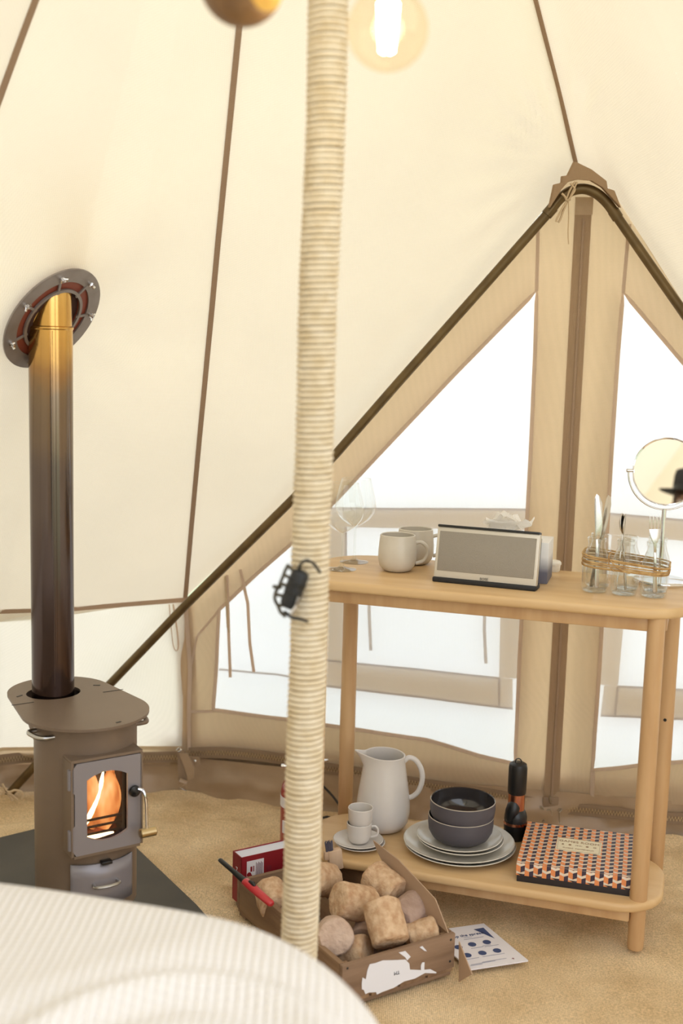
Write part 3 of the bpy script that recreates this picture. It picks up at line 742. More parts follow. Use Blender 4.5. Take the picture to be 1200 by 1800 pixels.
# ring hole round the pipe
bmL = bmesh.new()
hole = [(-.018+.062*math.cos(2*PI*k/40), .157+.054*math.sin(2*PI*k/40)) for k in range(40)]
allp = [[Vector((x, y, 0)) for x, y in out], [Vector((x, y, 0)) for x, y in hole]]
tri = geometry.tessellate_polygon(allp); flat = [p for q_ in allp for p in q_]
vt = [V(p.x, p.y, lidz) for p in flat]; vb = [V(p.x, p.y, lidz-.006) for p in flat]; nF = len(flat); nO = len(out)
fs = [tuple(t) for t in tri] + [tuple(nF+i for i in t[::-1]) for t in tri] + [(i, (i+1) % nO, nF+(i+1) % nO, nF+i) for i in range(nO)] + [(nO+i, nO+(i+1) % 40, nF+nO+(i+1) % 40, nF+nO+i) for i in range(40)]
lid.add(vt+vb, fs); lid.build('lid', IRON, st, bevel=0)
for (x, y, w_, rz_) in ((-.095, .165, .016, .5), (.09, .165, .016, -.5), (.03, -.115, .012, .2)):
    MM().box((x, y, lidz+.0004), (w_, .004, .0012), Matrix.Rotation(rz_, 3, 'Z')).build('lid_slot', DARK, st)
for sg_ in (-1, 1): MM().box((sg_*.107, .105, lidz+.0004), (.05, .0015, .001)).build('lid_joint', DARK, st)
for sgn in (-1, 1):
    h = MM(); xo = sgn*(rb+.02)
    h.tube(smoothpts([V(sgn*(rb-.004), .0, lidz-.03), V(xo-sgn*.004, -.002, lidz-.03), V(xo-sgn*.002, -.02, lidz-.03), V(xo-sgn*.012, -.055, lidz-.03), V(sgn*(rb-.02), -.058, lidz-.03)], 5), .0055, 10)
    h.build('side_handle', STEEL if sgn < 0 else IRON, st)
for (x, y) in ((-.085, -.06), (.085, -.06), (-.06, .09), (.06, .09)):
    MM().tube([V(x, y, 0), V(x*.9, y*.9, zb+.01)], .010, 10).build('leg', IRON, st)
MM().prism(rrect(-.14, .14, -.12, .14, .02), .0065, .012).build('base_plate', IRON, st)
# door
dw, dz0, dz1, dy = .078, .262, .466, -.128
def arched(wd, z0, z1, k, n=10):
    out = []
    for i in range(n+1): t = i/n; x = -wd+2*wd*t; out.append((x, z1+k*(1-(2*t-1)**2)))
    for i in range(n+1): t = i/n; x = wd-2*wd*t; out.append((x, z0-k*(1-(2*t-1)**2)))
    return out
dr = MM()
dout = [(-dw+.008, dz0), (dw-.004, dz0), (dw, dz0+.004), (dw, dz1-.004), (dw-.004, dz1), (-dw+.010, dz1), (-dw, dz1-.012), (-dw, dz1-.062), (-dw+.005, dz1-.066), (-dw+.005, dz0+.068), (-dw, dz0+.064), (-dw, dz0+.012)]
dhol = arched(.046, .300, .426, .014)
allp = [[Vector((x, z, 0)) for x, z in dout], [Vector((x, z, 0)) for x, z in dhol]]
tri = geometry.tessellate_polygon(allp); flat = [p for q_ in allp for p in q_]; nF = len(flat); nO = len(dout); nH = len(dhol)
vf = [V(p.x, dy, p.y) for p in flat]; vk = [V(p.x, dy+.007, p.y) for p in flat]
dr.add(vf+vk, [tuple(t) for t in tri]+[tuple(nF+i for i in t[::-1]) for t in tri]+[(i, (i+1) % nO, nF+(i+1) % nO, nF+i) for i in range(nO)]+[(nO+i, nO+(i+1) % nH, nF+nO+(i+1) % nH, nF+nO+i) for i in range(nH)])
dO = dr.build('door', IRON2, st, smooth=False)
fr = MM()   # frame box between door and body
for (c, s) in (((0, -.103, .471), (.16, .05, .006)), ((0, -.103, .259), (.15, .05, .006)), ((-.078, -.095, .365), (.006, .066, .208)), ((.078, -.095, .365), (.006, .066, .208))): fr.box(c, s)
fr.build('door_frame', IRON, st)
gp = MM().prism(arched(.050, .298, .428, .014), dy+.008, dy+.011, xf=Matrix(((1, 0, 0, 0), (0, 0, 1, 0), (0, 1, 0, 0), (0, 0, 0, 1)))); gp.build('door_glass', thin_glass('fire_glass', (220, 225, 235), (245, 235, 225)), dO)
for z in (dz1-.035, dz0+.035):
    MM().tube([V(-dw-.002, dy+.008, z-.022), V(-dw-.002, dy+.008, z+.022)], .006, 12).build('hinge', IRON2, dO)
k = MM(); hx, hz = dw-.018, .385
k.lathe([(0, 0), (.003, 0), (.006, .006), (.012, .010), (.013, .014), (.008, .018), (0, .018)], 16, (hx, dy-.018, hz), rot=Matrix.Rotation(-PI/2, 3, 'X'))
k.build('latch_bolt', DARK, dO)
k = MM(); k.tube(smoothpts([V(hx+.004, dy-.014, hz+.008), V(hx+.014, dy-.020, hz+.002), V(hx+.018, dy-.024, hz-.02), V(hx+.018, dy-.028, hz-.06), V(hx+.018, dy-.03, hz-.082)], 5), .0046, 8, flat=.7); k.build('handle_arm', CHROME, dO)
k = MM(); k.tube([V(hx+.001, dy-.03, hz-.088), V(hx+.003, dy-.03, hz-.088), V(hx+.037, dy-.03, hz-.088), V(hx+.039, dy-.03, hz-.088)], [.008, .0105, .0105, .008], 16); k.build('handle_grip', mat('brushed_brass', (190, 168, 128), .3, 1), dO)
# ash drawer: curved plate
cv = MM()
def dplate(u, v):
    a = -PI/2 + (-.62+1.24*u)*1.05; r = rb+.004; return V(r*math.cos(a), r*math.sin(a), zb+.026+.098*v)
cv.grid(dplate, 24, 4); adr = cv.build('ash_drawer', IRON2, st, solid=.004)
a = MM(); a.tube(smoothpts([V(-.026, -rb-.002, .184), V(-.027, -rb-.016, .182), V(0, -rb-.020, .181), V(.027, -rb-.016, .182), V(.026, -rb-.002, .184)], 5), .0035, 8); a.build('drawer_handle', STEEL, adr)
MM().box((0, -rb-.008, .232), (.024, .016, .008)).build('drawer_latch', DARK, adr, bevel=.002)
# fire: logs, grate bars and flames
for i, (a0, b0) in enumerate(((V(-.06, -.03, .25), V(.06, -.01, .262)), (V(-.05, .03, .252), V(.05, .04, .25)), (V(-.045, -.05, .275), V(.03, .05, .315)))):
    MM().tube([a0, a0.lerp(b0, .5)+V(0, 0, .003), b0], .016, 12).build('log', mat('burning_log', (40, 26, 20), .9, var=(150, 70, 30), vscale=40), st)
for i in range(4):
    z = .272+i*.016
    MM().tube([V(-.055, -.088, z), V(.055, -.088, z)], .003, 8).build('fire_bar', mat('fire_iron', (70, 50, 42), .6, .5), st)
def flame_mat():
    m = bpy.data.materials.new('flame'); m.use_nodes = True; n = m.node_tree; n.nodes.remove(n.nodes['Principled BSDF'])
    t = n.nodes.new('ShaderNodeTexCoord'); mp = n.nodes.new('ShaderNodeMapping'); mp.inputs['Scale'].default_value = (1, 1, .35)
    ns = n.nodes.new('ShaderNodeTexNoise'); ns.inputs['Scale'].default_value = 26; ns.inputs['Detail'].default_value = 2
    r = n.nodes.new('ShaderNodeValToRGB'); e = r.color_ramp.elements; e[0].position = .33; e[0].color = (.12, .02, .005, 1); e[1].position = .75; e[1].color = (1, .8, .5, 1)
    x = e.new(.46); x.color = (.7, .25, .07, 1); x = e.new(.6); x.color = (1, .52, .2, 1)
    em = n.nodes.new('ShaderNodeEmission'); em.inputs[1].default_value = 3.0
    n.links.new(t.outputs['Object'], mp.inputs[0]); n.links.new(mp.outputs[0], ns.inputs['Vector']); n.links.new(ns.outputs['Fac'], r.inputs[0]); n.links.new(r.outputs[0], em.inputs[0])
    n.links.new(em.outputs[0], n.nodes['Material Output'].inputs[0]); return m
FL = flame_mat(); FL2 = emit('flame_core', (255, 238, 200), 9.0)
random.seed(8)
for (x, y, h, r, m_) in ((-.035, .0, .09, .017, FL), (-.01, .02, .14, .022, FL), (.018, .0, .12, .018, FL), (.04, .02, .08, .014, FL), (0, -.03, .10, .012, FL), (-.02, .055, .17, .026, FL), (.03, .06, .16, .022, FL), (-.045, .03, .15, .022, FL), (.0, .05, .18, .03, FL), (.05, .04, .12, .02, FL), (-.03, -.02, .15, .030, FL), (.022, -.03, .13, .028, FL), (.0, .03, .19, .05, FL)):
    pts = [V(x+.5*h*math.sin(t*2.2)*.35, y, .275+h*t) for t in [k/10 for k in range(11)]]
    MM().tube(pts, [r*(math.sin(PI*min(1, (t*.8+.2)))**.8+.02) for t in [k/10 for k in range(11)]], 12).build('flame', m_, st)
MM().tube(smoothpts([V(-.025, -.06, .300), V(-.005, -.06, .335), V(.008, -.06, .365), V(.015, -.055, .39), V(.022, -.05, .415)], 4), [.0045, .0055, .006, .006, .005, .005, .004, .004, .003, .003, .0045, .005, .005, .004, .003, .002, .001], 8).build('flame', FL2, st)
MM().tube([V(-.05, -.05, .262), V(-.02, -.055, .268), V(.01, -.05, .265), V(.045, -.05, .264)], [.004, .008, .007, .002], 8).build('ember', FL2, st)
ld = bpy.data.lights.new('fire_light', 'POINT'); lo = bpy.data.objects.new('fire_light', ld); C.objects.link(lo)
lo.location = TM[st.name] @ V(0, -.02, .36); ld.energy = 1.2; ld.color = (1, .55, .22); ld.shadow_soft_size = .03
# flue pipe up to the roof
pipe_o = TM[st.name] @ V(0, .155, 0)
hit = FLC; nrm = FLN
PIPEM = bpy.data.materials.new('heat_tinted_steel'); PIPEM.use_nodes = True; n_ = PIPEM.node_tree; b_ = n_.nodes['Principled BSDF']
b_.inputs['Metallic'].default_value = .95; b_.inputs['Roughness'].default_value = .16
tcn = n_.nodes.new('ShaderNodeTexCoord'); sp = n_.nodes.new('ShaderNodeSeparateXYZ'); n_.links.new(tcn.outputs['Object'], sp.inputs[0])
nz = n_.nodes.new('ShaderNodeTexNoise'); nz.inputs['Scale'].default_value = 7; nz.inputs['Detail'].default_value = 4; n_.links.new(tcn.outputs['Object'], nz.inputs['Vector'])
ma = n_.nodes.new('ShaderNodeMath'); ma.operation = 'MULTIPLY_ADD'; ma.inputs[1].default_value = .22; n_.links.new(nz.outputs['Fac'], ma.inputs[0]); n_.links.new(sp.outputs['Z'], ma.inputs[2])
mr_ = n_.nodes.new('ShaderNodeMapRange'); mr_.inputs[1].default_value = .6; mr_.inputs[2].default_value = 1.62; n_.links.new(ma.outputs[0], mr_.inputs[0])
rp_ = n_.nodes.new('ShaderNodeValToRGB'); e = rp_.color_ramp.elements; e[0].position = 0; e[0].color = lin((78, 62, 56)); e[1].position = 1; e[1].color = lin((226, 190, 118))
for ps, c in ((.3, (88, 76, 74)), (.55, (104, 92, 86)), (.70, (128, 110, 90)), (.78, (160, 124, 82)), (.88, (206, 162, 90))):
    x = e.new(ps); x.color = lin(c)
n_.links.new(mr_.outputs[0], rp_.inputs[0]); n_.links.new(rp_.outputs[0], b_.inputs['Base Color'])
zl = lidz-.03; zh = hit.z+.45
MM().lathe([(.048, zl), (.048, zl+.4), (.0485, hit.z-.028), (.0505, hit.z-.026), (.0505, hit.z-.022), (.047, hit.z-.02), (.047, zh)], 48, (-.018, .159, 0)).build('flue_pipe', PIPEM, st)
MM().tube([V(-.030, .159-.0475, zl+.05), V(-.030, .159-.0475, hit.z-.03)], .0012, 6).build('pipe_seam', PIPEM, st)
# flashing ring in the roof
rot = V(0, 0, 1).rotation_difference(nrm)
fc = hit + nrm*.006
fk = thing('flue_flashing', 'oval steel and red silicone flashing ring where the flue meets the roof', 'flashing', fc, rot=rot)
ringM = mat('grey_plate', (150, 142, 138), .45, .5, var=(134, 126, 122), vscale=20)
ring = lambda r0, r1, z0, z1, n=64: MM().lathe([(r0, z0), (r1, z0), (r1, z1), (r0, z1), (r0, z0)], n)
EL = 1.0
ring(.099, .132, 0, .004).build('outer_ring', ringM, fk, smooth=True)
ring(.050, .078, -.006, -.004).build('flue_hole_shade', mat('hole_shade_brown', (58, 32, 26), .8), fk)  # dark disc stands in for the shade inside the hole round the pipe
ring(.074, .118, -.004, -.001).build('silicone_sheet', mat('red_silicone', (128, 62, 44), .5), fk)
ring(.073, .080, .001, .006).build('inner_ring', ringM, fk)
for i in range(7):
    a = 2*PI*i/7+.35
    MM().box((.088*math.cos(a), .088*math.sin(a), .0035), (.036, .006, .003), Matrix.Rotation(a, 3, 'Z')).build('spoke', ringM, fk)
    w1 = MM(); cx, cy = .114*math.cos(a), .114*math.sin(a)
    w1.lathe([(.006, .004), (.006, .008), (.003, .009), (.003, .016), (0, .017)], 10, (cx, cy, 0))
    w1.tube([V(cx-.009*math.sin(a), cy+.009*math.cos(a), .015), V(cx, cy, .009), V(cx+.009*math.sin(a), cy-.009*math.cos(a), .015)], [.0035, .003, .0035], 8, flat=.5)
    w1.build('wing_nut', CHROME, fk)
# floor mat under the stove
mt = [G(-120, 1505, 0), G(68, 1459, 0), G(160, 1440, 0), G(215, 1470, 0), G(345, 1594, 0), G(420, 1680, 0), V(-.75, 1.95, 0), V(-1.3, 2.3, 0)]
matm = MM(); nM = len(mt); matm.add([p+V(0, 0, .001) for p in mt]+[p+V(0, 0, .006) for p in mt], [tuple(range(nM-1, -1, -1)), tuple(range(nM, 2*nM))]+[(i, (i+1) % nM, nM+(i+1) % nM, nM+i) for i in range(nM)])
tag(matm.build('hearth_mat', mat('hearth_rubber', (78, 72, 64), .6, var=(66, 62, 56), vscale=6)), 'dark grey fireproof hearth mat lying under the wood stove', 'mat')
hb = MM(); q0 = [G(240, 1535, .01), G(292, 1592, .01), G(280, 1596, .01), G(236, 1552, .01)]

# ============================================================ CONSOLE TABLE
TH = math.radians(-17); EU = V(math.cos(TH), math.sin(TH), 0); EV = V(-math.sin(TH), math.cos(TH), 0)
def W(u, v, z=0): return EU*u + EV*v + V(0, 0, z)
OAK = wood('oak', (216, 184, 138), (202, 166, 118), 'X', 7, .42, .06)
OAKZ = wood('oak_leg', (204, 168, 124), (188, 148, 104), 'Z', 9, .45, .06)
tU0, tU1, tV0, tV1 = -.93, -.005, 2.632, 3.02
tbx = W((tU0+tU1)/2, (tV0+tV1)/2); TZ, SZ = .8, .12
table = thing('console_table', 'light oak two-tier console table with rounded corners and round legs', 'table', tbx, TH)
hu, hv = (tU1-tU0)/2, (tV1-tV0)/2; cu0, cv0 = (tU0+tU1)/2, (tV0+tV1)/2
MM().prism(rrect(-hu, hu, -hv, hv, .125, 14), TZ-.024, TZ).build('table_top', OAK, table, bevel=.008, seg=3)
MM().prism(rrect(-.905-cu0, -.03-cu0, 2.622-cv0, 2.925-cv0, .11, 14), SZ-.022, SZ).build('shelf', OAK, table, bevel=.008, seg=3)
legs = [(-.865, 2.673), (-.866, 2.94), (-.083, 2.668), (-.056, 2.938)]
for (u, v) in legs:
    MM().tube([V(u-cu0, v-cv0, 0), V(u-cu0, v-cv0, .006), V(u-cu0, v-cv0, .35), V(u-cu0, v-cv0, TZ-.023)], [.0165, .0185, .0205, .0195], 28).build('leg', OAKZ, table)
for v in (2.672, 2.94): MM().box((-.47-cu0, v-cv0, TZ-.040), (.78, .02, .032)).build('rail', OAKZ, table, bevel=.003)
for u in (-.865, -.07): MM().box((u-cu0, 2.806-cv0, TZ-.040), (.02, .25, .032)).build('rail', OAKZ, table, bevel=.003)
MM().box((-.40-cu0, 2.655-cv0, SZ-.036), (.60, .018, .028)).build('shelf_rail', OAKZ, table, bevel=.003)
MM().box((-.845-cu0, 2.70-cv0, TZ-.045), (.04, .03, .03)).build('corner_bracket', STEEL, table, bevel=.002)
MM().tube([V(-.056-cu0, 2.919-cv0, .47), V(-.056-cu0, 2.917-cv0, .47)], .004, 12).build('screw_plug', DARK, table)

# ------------------------------------------------------------ things on the table top
GL = glass('clear_glass', (254, 255, 254))
n_ = GL.node_tree; gn = [q_ for q_ in n_.nodes if q_.type == 'BSDF_GLASS'][0]; tn = n_.nodes.new('ShaderNodeBsdfTransparent'); mx_ = n_.nodes.new('ShaderNodeMixShader'); mx_.inputs[0].default_value = .62
n_.links.new(gn.outputs[0], mx_.inputs[1]); n_.links.new(tn.outputs[0], mx_.inputs[2]); n_.links.new(mx_.outputs[0], n_.nodes['Material Output'].inputs[0])
THIN = thin_glass('thin_glass', (255, 255, 255), (252, 253, 252))
for q_ in THIN.node_tree.nodes:
    if q_.type == 'MATH' and q_.operation == 'MULTIPLY_ADD': q_.inputs[1].default_value = .95
    if q_.type == 'MATH' and q_.operation == 'POWER': q_.inputs[1].default_value = 3.5
wg = thing('wine_glass', 'empty wine glass next to the rope pole, in front of the other glass', 'glass', W(-.848, 2.787, TZ))
bowlp = [(.004, .092), (.018, .099), (.036, .112), (.048, .128), (.0525, .145), (.050, .165), (.044, .19), (.0375, .215)]
MM().lathe([(0, .0915)]+bowlp, 48).build('glass_bowl', THIN, wg)
MM().tube([V(.0374*math.cos(2*PI*k/48), .0374*math.sin(2*PI*k/48), .215) for k in range(48)], .0006, 6, closed=True).build('rim', THIN, wg)
MM().lathe([(0, 0), (.036, 0), (.037, .001), (.030, .0025), (.012, .005), (.0055, .010), (.0035, .02), (.003, .05), (.0034, .08), (.005, .091), (0, .0935)], 40).build('stem', THIN, wg)
dup(wg, W(-.848, 2.896, TZ), .4, 'empty wine glass at the back, behind the other glass')
STONE = mat('stoneware_grey', (206, 198, 184), .35, var=(200, 191, 176), vscale=30, coat=.2)
STONED = mat('stoneware_inside', (186, 174, 150), .35)
def vessel(mm, prof, th, n=48):
    inner = [(max(0, r-th), z if z > prof[0][1]+.02 else z+th) for r, z in prof]
    inner = [(max(0.0, r-th), max(z, prof[0][1]+th)) for r, z in prof]
    full = prof + [(prof[-1][0]-th*.5, prof[-1][1]+th*.45)] + inner[::-1] + ([(0, inner[0][1])] if inner[0][0] > 0 else [])
    return mm.lathe(full, n)
mug = thing('mug', 'stone grey mug with handle to the right, in front of the other mug', 'mug', W(-.718, 2.831, TZ), 0)
mp = [(0, 0), (.026, 0), (.036, .004), (.0435, .014), (.0475, .03), (.0475, .05), (.0455, .072), (.0435, .09)]
vessel(MM(), mp, .0035).build('mug_body', STONE, mug)
MM().tube(smoothpts([V(.044, 0, .071), V(.058, 0, .073), V(.072, 0, .062), V(.075, 0, .045), V(.065, 0, .027), V(.046, 0, .020)], 6), .0048, 10, flat=1.0).build('handle', STONE, mug)
dup(mug, W(-.700, 2.945, TZ), .12, 'stone grey mug standing half hidden behind the front mug')
# speaker
SIL = mat('silver_plastic', (208, 200, 186), .35, .25); GRL = mat('speaker_cloth', (158, 150, 138), .65, .2, bump=.5, bscale=900)
sp_ = thing('speaker', 'silver framed portable speaker with grey grille and black base, leaning back', 'speaker', W(-.482, 2.729, TZ), math.radians(-20.6))
lean = Matrix.Rotation(math.radians(-11), 4, 'X')
def LX(mm): mm.v = [lean @ v for v in mm.v]; return mm
W2 = .1235
LX(MM().box((0, .012, .069), (2*W2, .022, .128))).build('frame', SIL, sp_, bevel=.004)
LX(MM().box((0, .0005, .075), (.232, .003, .094))).build('grille', GRL, sp_, bevel=.001)
LX(MM().box((0, .010, .1345), (2*W2-.002, .026, .006))).build('top_cap', DARK, sp_, bevel=.002)
MM().box((0, .022, .006), (2*W2+.002, .05, .012)).build('base', BLACKM, sp_, bevel=.003)
LX(MM().box((0, .034, .066), (2*W2-.006, .022, .120))).build('rear_body', DARK, sp_, bevel=.004)
text('lettering', 'BOSE', .0085, mat('lettering_grey', (92, 88, 84), .5), sp_, lean @ basis((0, -.0012, .0165), (1, 0, 0), (0, -1, 0)))
# tissue box + tissue
tbm = bpy.data.materials.new('tissue_box_print'); tbm.use_nodes = True; n_ = tbm.node_tree; b_ = n_.nodes['Principled BSDF']
tcn = n_.nodes.new('ShaderNodeTexCoord'); sp3 = n_.nodes.new('ShaderNodeSeparateXYZ'); n_.links.new(tcn.outputs['Object'], sp3.inputs[0]); mrr = n_.nodes.new('ShaderNodeMapRange'); mrr.inputs[2].default_value = .09
n_.links.new(sp3.outputs['Z'], mrr.inputs[0]); rr_ = n_.nodes.new('ShaderNodeValToRGB'); e = rr_.color_ramp.elements; e[0].position = .3; e[0].color = lin((104, 104, 118)); e[1].position = .72; e[1].color = lin((232, 230, 228))
n_.links.new(mrr.outputs[0], rr_.inputs[0]); n_.links.new(rr_.outputs[0], b_.inputs['Base Color'])
tis = thing('tissue_box', 'white to grey tissue box standing behind the speaker', 'tissue box', W(-.452, 2.868, TZ), TH+.02)
MM().box((0, 0, .05), (.212, .105, .10)).build('carton', tbm, tis, bevel=.002)
TISM = canvas('tissue_paper', (244, 240, 234), .35, var=.01)
def tisf(u, v):
    a = 2*PI*u; t = v
    r = .012 + .036*t + .012*noise.noise(Vector((math.cos(a)*2, math.sin(a)*2, t*3)))
    return V(-.012+r*1.25*math.cos(a)+.01*t, .6*r*math.sin(a), .098+.055*t+.02*t*noise.noise(Vector((math.cos(a)*2.3+4, math.sin(a)*2.3, 0)))-.01*t*t)
ts = MM().grid(tisf, 40, 14, cu=True)
def tisg(u, v):
    x = -.05+.085*u; y = -.022+.044*v
    return V(x, y, .118+.052*math.sin(PI*min(1, max(0, u*.9+.05)))*(.7+.5*noise.noise(Vector((x*40, y*40, 1))))+.008*noise.noise(Vector((x*90, y*90, 4))))
ts.grid(tisg, 24, 14); tag(ts.build('tissue', TISM, tis, fix=False), kind='stuff')
tub = thing('lidded_tub', 'tiny white lidded tub beside the tissue box', 'tub', W(-.353, 2.995, TZ))
WH = mat('white_plastic', (236, 232, 222), .4)
MM().lathe([(0, 0), (.015, 0), (.0165, .002), (.0175, .018), (0, .018)], 28).build('cup', WH, tub)
MM().lathe([(0, .018), (.0195, .018), (.0195, .023), (.016, .027), (.006, .0285), (0, .0285)], 28).build('lid', WH, tub)
# milk-bottle jars
jp = [(0, .003), (.020, 0), (.0265, .002), (.0295, .008), (.0300, .02), (.0300, .072), (.0275, .085), (.0225, .098), (.0195, .108), (.0190, .116), (.0208, .118), (.0212, .124), (.0205, .128)]
ji = [(.0185, .128), (.0170, .117), (.0172, .108), (.0200, .097), (.0250, .084), (.0275, .071), (.0275, .02), (.024, .008), (0, .0065)]
jar = thing('bottle_jar', 'left small glass bottle of the front row, holding two knives', 'jar', W(-.231, 2.779, TZ), group='twine-tied glass bottles')
JG = thin_glass('bottle_thin_glass', (255, 255, 255), (249, 250, 249))
[q_ for q_ in JG.node_tree.nodes if q_.type == 'MATH' and q_.operation == 'MULTIPLY_ADD'][0].inputs[1].default_value = .9
[q_ for q_ in JG.node_tree.nodes if q_.type == 'MATH' and q_.operation == 'POWER'][0].inputs[1].default_value = 3.0
MM().lathe([(0, .003)]+jp, 40).build('bottle_glass', JG, jar)
MM().lathe([(0, .0015), (.019, .001), (.0245, .003), (.026, .007), (.020, .009), (0, .0075)], 32).build('thick_base', GL, jar)
MM().tube([V(.0203*math.cos(2*PI*k/40), .0203*math.sin(2*PI*k/40), .1265) for k in range(40)], .0016, 8, closed=True).build('lip', JG, jar)
jl = ['middle small glass bottle of the front row, holding spoons', 'right small glass bottle of the front row, holding forks',
      'left small glass bottle of the back row, behind the knives', 'middle small glass bottle of the back row', 'right small glass bottle of the back row, beside the mirror stem']
jpos = [(-.231, 2.779), (-.1645, 2.776), (-.098, 2.778), (-.229, 2.842), (-.163, 2.840), (-.097, 2.842)]
for k, (u, v) in enumerate(jpos[1:]): dup(jar, W(u, v, TZ), .5*k, jl[k])
# twine round them
tw = thing('twine', 'jute twine wound round the six glass bottles', 'twine', W(-.163, 2.81, TZ))
for i in range(6):
    r = .032+.0012*(i % 2); z = .058+.0042*i; po = rrect(-.229-r, -.099+r, 2.777-r, 2.842+r, r, 8)
    pts = [W(x, y, TZ+z+.006*noise.noise(Vector((x*9, y*9, i)))-.010*(x+.163)/.1*(.4+.12*i)) for x, y in po]
    dense = []
    for a_, b_2 in zip(pts, pts[1:]+pts[:1]):
        for k in range(4): dense.append(a_.lerp(b_2, k/4))
    MM().tube(dense, .0019, 6, closed=True).build('strand', CORD, tw, world=True)
MM().tube(smoothpts([W(-.20, 2.742, TZ+.088), W(-.188, 2.741, TZ+.075), W(-.165, 2.741, TZ+.06), W(-.15, 2.741, TZ+.056)], 5), .0014, 6).build('strand', CORD, tw, world=True)
MM().tube(smoothpts([W(-.197, 2.755, TZ+.10), W(-.200, 2.745, TZ+.09), W(-.197, 2.742, TZ+.07), W(-.185, 2.741, TZ+.058)], 5), .0014, 6).build('strand', CORD, tw, world=True)
# cutlery
CUT = mat('cutlery_steel', (206, 202, 196), .22, 1)
def cutpiece(kind, label, base, tip, roll=0, grp=None):
    base = Vector(base); tip = Vector(tip); L = (tip-base).length; d = (tip-base).normalized()
    o = thing(kind, label, kind.split('_')[-1], base, group=grp, rot=V(0, 0, 1).rotation_difference(d) @ Matrix.Rotation(roll, 3, 'Z').to_quaternion())
    def plate(outl, z0, th, name, bend=0):
        a = MM(); n = len(outl)
        vs = [V(x, -th/2 + bend*((z-.6*L)/L)**2*(z > .6*L), z) for x, z in outl] + [V(x, th/2 + bend*((z-.6*L)/L)**2*(z > .6*L), z) for x, z in outl]
        a.add(vs, [tuple(range(n)), tuple(range(2*n-1, n-1, -1))]+[(i, (i+1) % n, n+(i+1) % n, n+i) for i in range(n)])
        a.build(name, CUT, o, bevel=.0004)
    plate([(-.004, 0), (.004, 0), (.0052, .004), (.0048, .03), (.003, L*.42), (.003, L*.52), (-.003, L*.52), (-.003, L*.42), (-.0048, .03), (-.0052, .004)], 0, .003, 'handle')
    if kind == 'knife':
        plate([(-.003, L*.5), (.004, L*.5), (.0095, L*.56), (.0125, L*.70), (.0122, L*.9), (.006, L*.975), (-.001, L), (-.0055, L*.96), (-.006, L*.8), (-.004, L*.6)], 0, .0012, 'blade')
    if kind == 'fork':
        plate([(-.003, L*.5), (.003, L*.5), (.0036, L*.62), (.0125, L*.74), (.0138, L*.82), (-.0138, L*.82), (-.0125, L*.74), (-.0036, L*.62)], 0, .0016, 'fork_neck')
        for k in range(4):
            x = -.0118+.0079*k
            plate([(x-.0017, L*.81), (x+.0017, L*.81), (x+.001, L*.98), (x, L), (x-.001, L*.98)], 0, .0014, 'tine')
    if kind == 'spoon':
        plate([(-.003, L*.5), (.003, L*.5), (.003, L*.74), (-.003, L*.74)], 0, .0022, 'spoon_neck')
        sp = MM().grid(lambda u, v: V(.0145*math.sin(PI*(v*.94+.03))**.8*(2*u-1), .008*(1-(2*u-1)**2)*math.sin(PI*v)-.002, L*.72+L*.28*v), 12, 16)
        sp.build('spoon_bowl', CUT, o, solid=.0012)
    return o
def onj(k, dx, dy, z): u, v = jpos[k]; return W(u+dx, v+dy, TZ+z)
def pxat(x, y, k): # point above a jar at the jar's depth
    return P(x, y, W(*jpos[k]).y)
cutpiece('knife', 'table knife standing in the left bottle, blade leaning left', onj(0, .006, -.004, .010), pxat(1049, 868, 0), 0)
cutpiece('knife', 'table knife in the left bottle, curved blade leaning right', onj(0, -.008, .006, .010), pxat(1070, 870, 0), .5)
cutpiece('spoon', 'spoon in the middle bottle seen from the side', onj(1, -.016, -.008, .010), pxat(1098, 903, 1), 1.25)
cutpiece('spoon', 'second spoon behind the side-on spoon in middle bottle', onj(1, .004, .010, .010), pxat(1092, 902, 1), 1.0)
cutpiece('fork', 'dinner fork standing tines up in the right bottle', onj(2, .004, -.002, .010), pxat(1151, 905, 2), 0)
# mirror
mb = W(-.066, 2.968, TZ)
mc = P(1172, 829, mb.y-.01)
# aim the mirror so it shows the photographer low on its right side
head = V(.035, -.145, 1.43)
rd = ray(1212, 884).normalized(); mpt = O + rd*((mc.y-O.y)/rd.y)
mn = ((head-mpt).normalized()-rd).normalized()
mt_ = thing('vanity_mirror', 'round chrome vanity mirror on a stem, cut by the right edge', 'mirror', mb)
rotm = V(0, 0, 1).rotation_difference(mn).to_matrix()
mirM = mat('mirror_silver', (246, 244, 240), .01, 1)
MM().lathe([(0, .0), (.0775, .0), (.0775, -.004), (0, -.004)], 72, mc, rot=rotm).build('mirror_glass', mirM, mt_, world=True)
MM().lathe([(.0775, -.006), (.0775, .002), (.0800, .003), (.0815, .0), (.0800, -.006), (.0775, -.006)], 72, mc, rot=rotm).build('mirror_rim', CHROME, mt_, world=True)
ex = V(EU.x, EU.y*.2, 0).normalized(); ypts = []
for k in range(25):
    a = PI + PI*k/24; ypts.append(mc+V(0, .002, 0)+V(1, 0, 0)*(.092*math.cos(a))+V(0, 0, 1)*(.092*math.sin(a)))
MM().tube(ypts, .0022, 10).build('yoke', CHROME, mt_, world=True)
for s in (-1, 1): MM().tube([mc+V(s*.080, .002, 0), mc+V(s*.096, .002, 0)], .0042, 12).build('pivot_knob', CHROME, mt_, world=True)
MM().tube([mc+V(0, .002, -.091), V(mc.x, mc.y+.002, mb.z+.01)], .0055, 16).build('stem', CHROME, mt_, world=True)
MM().lathe([(0, 0), (.064, 0), (.065, .004), (.064, .009), (.060, .0115), (.02, .013), (.008, .02), (0, .02)], 56, V(mc.x, mc.y+.002, mb.z)).build('base', CHROME, mt_, world=True)

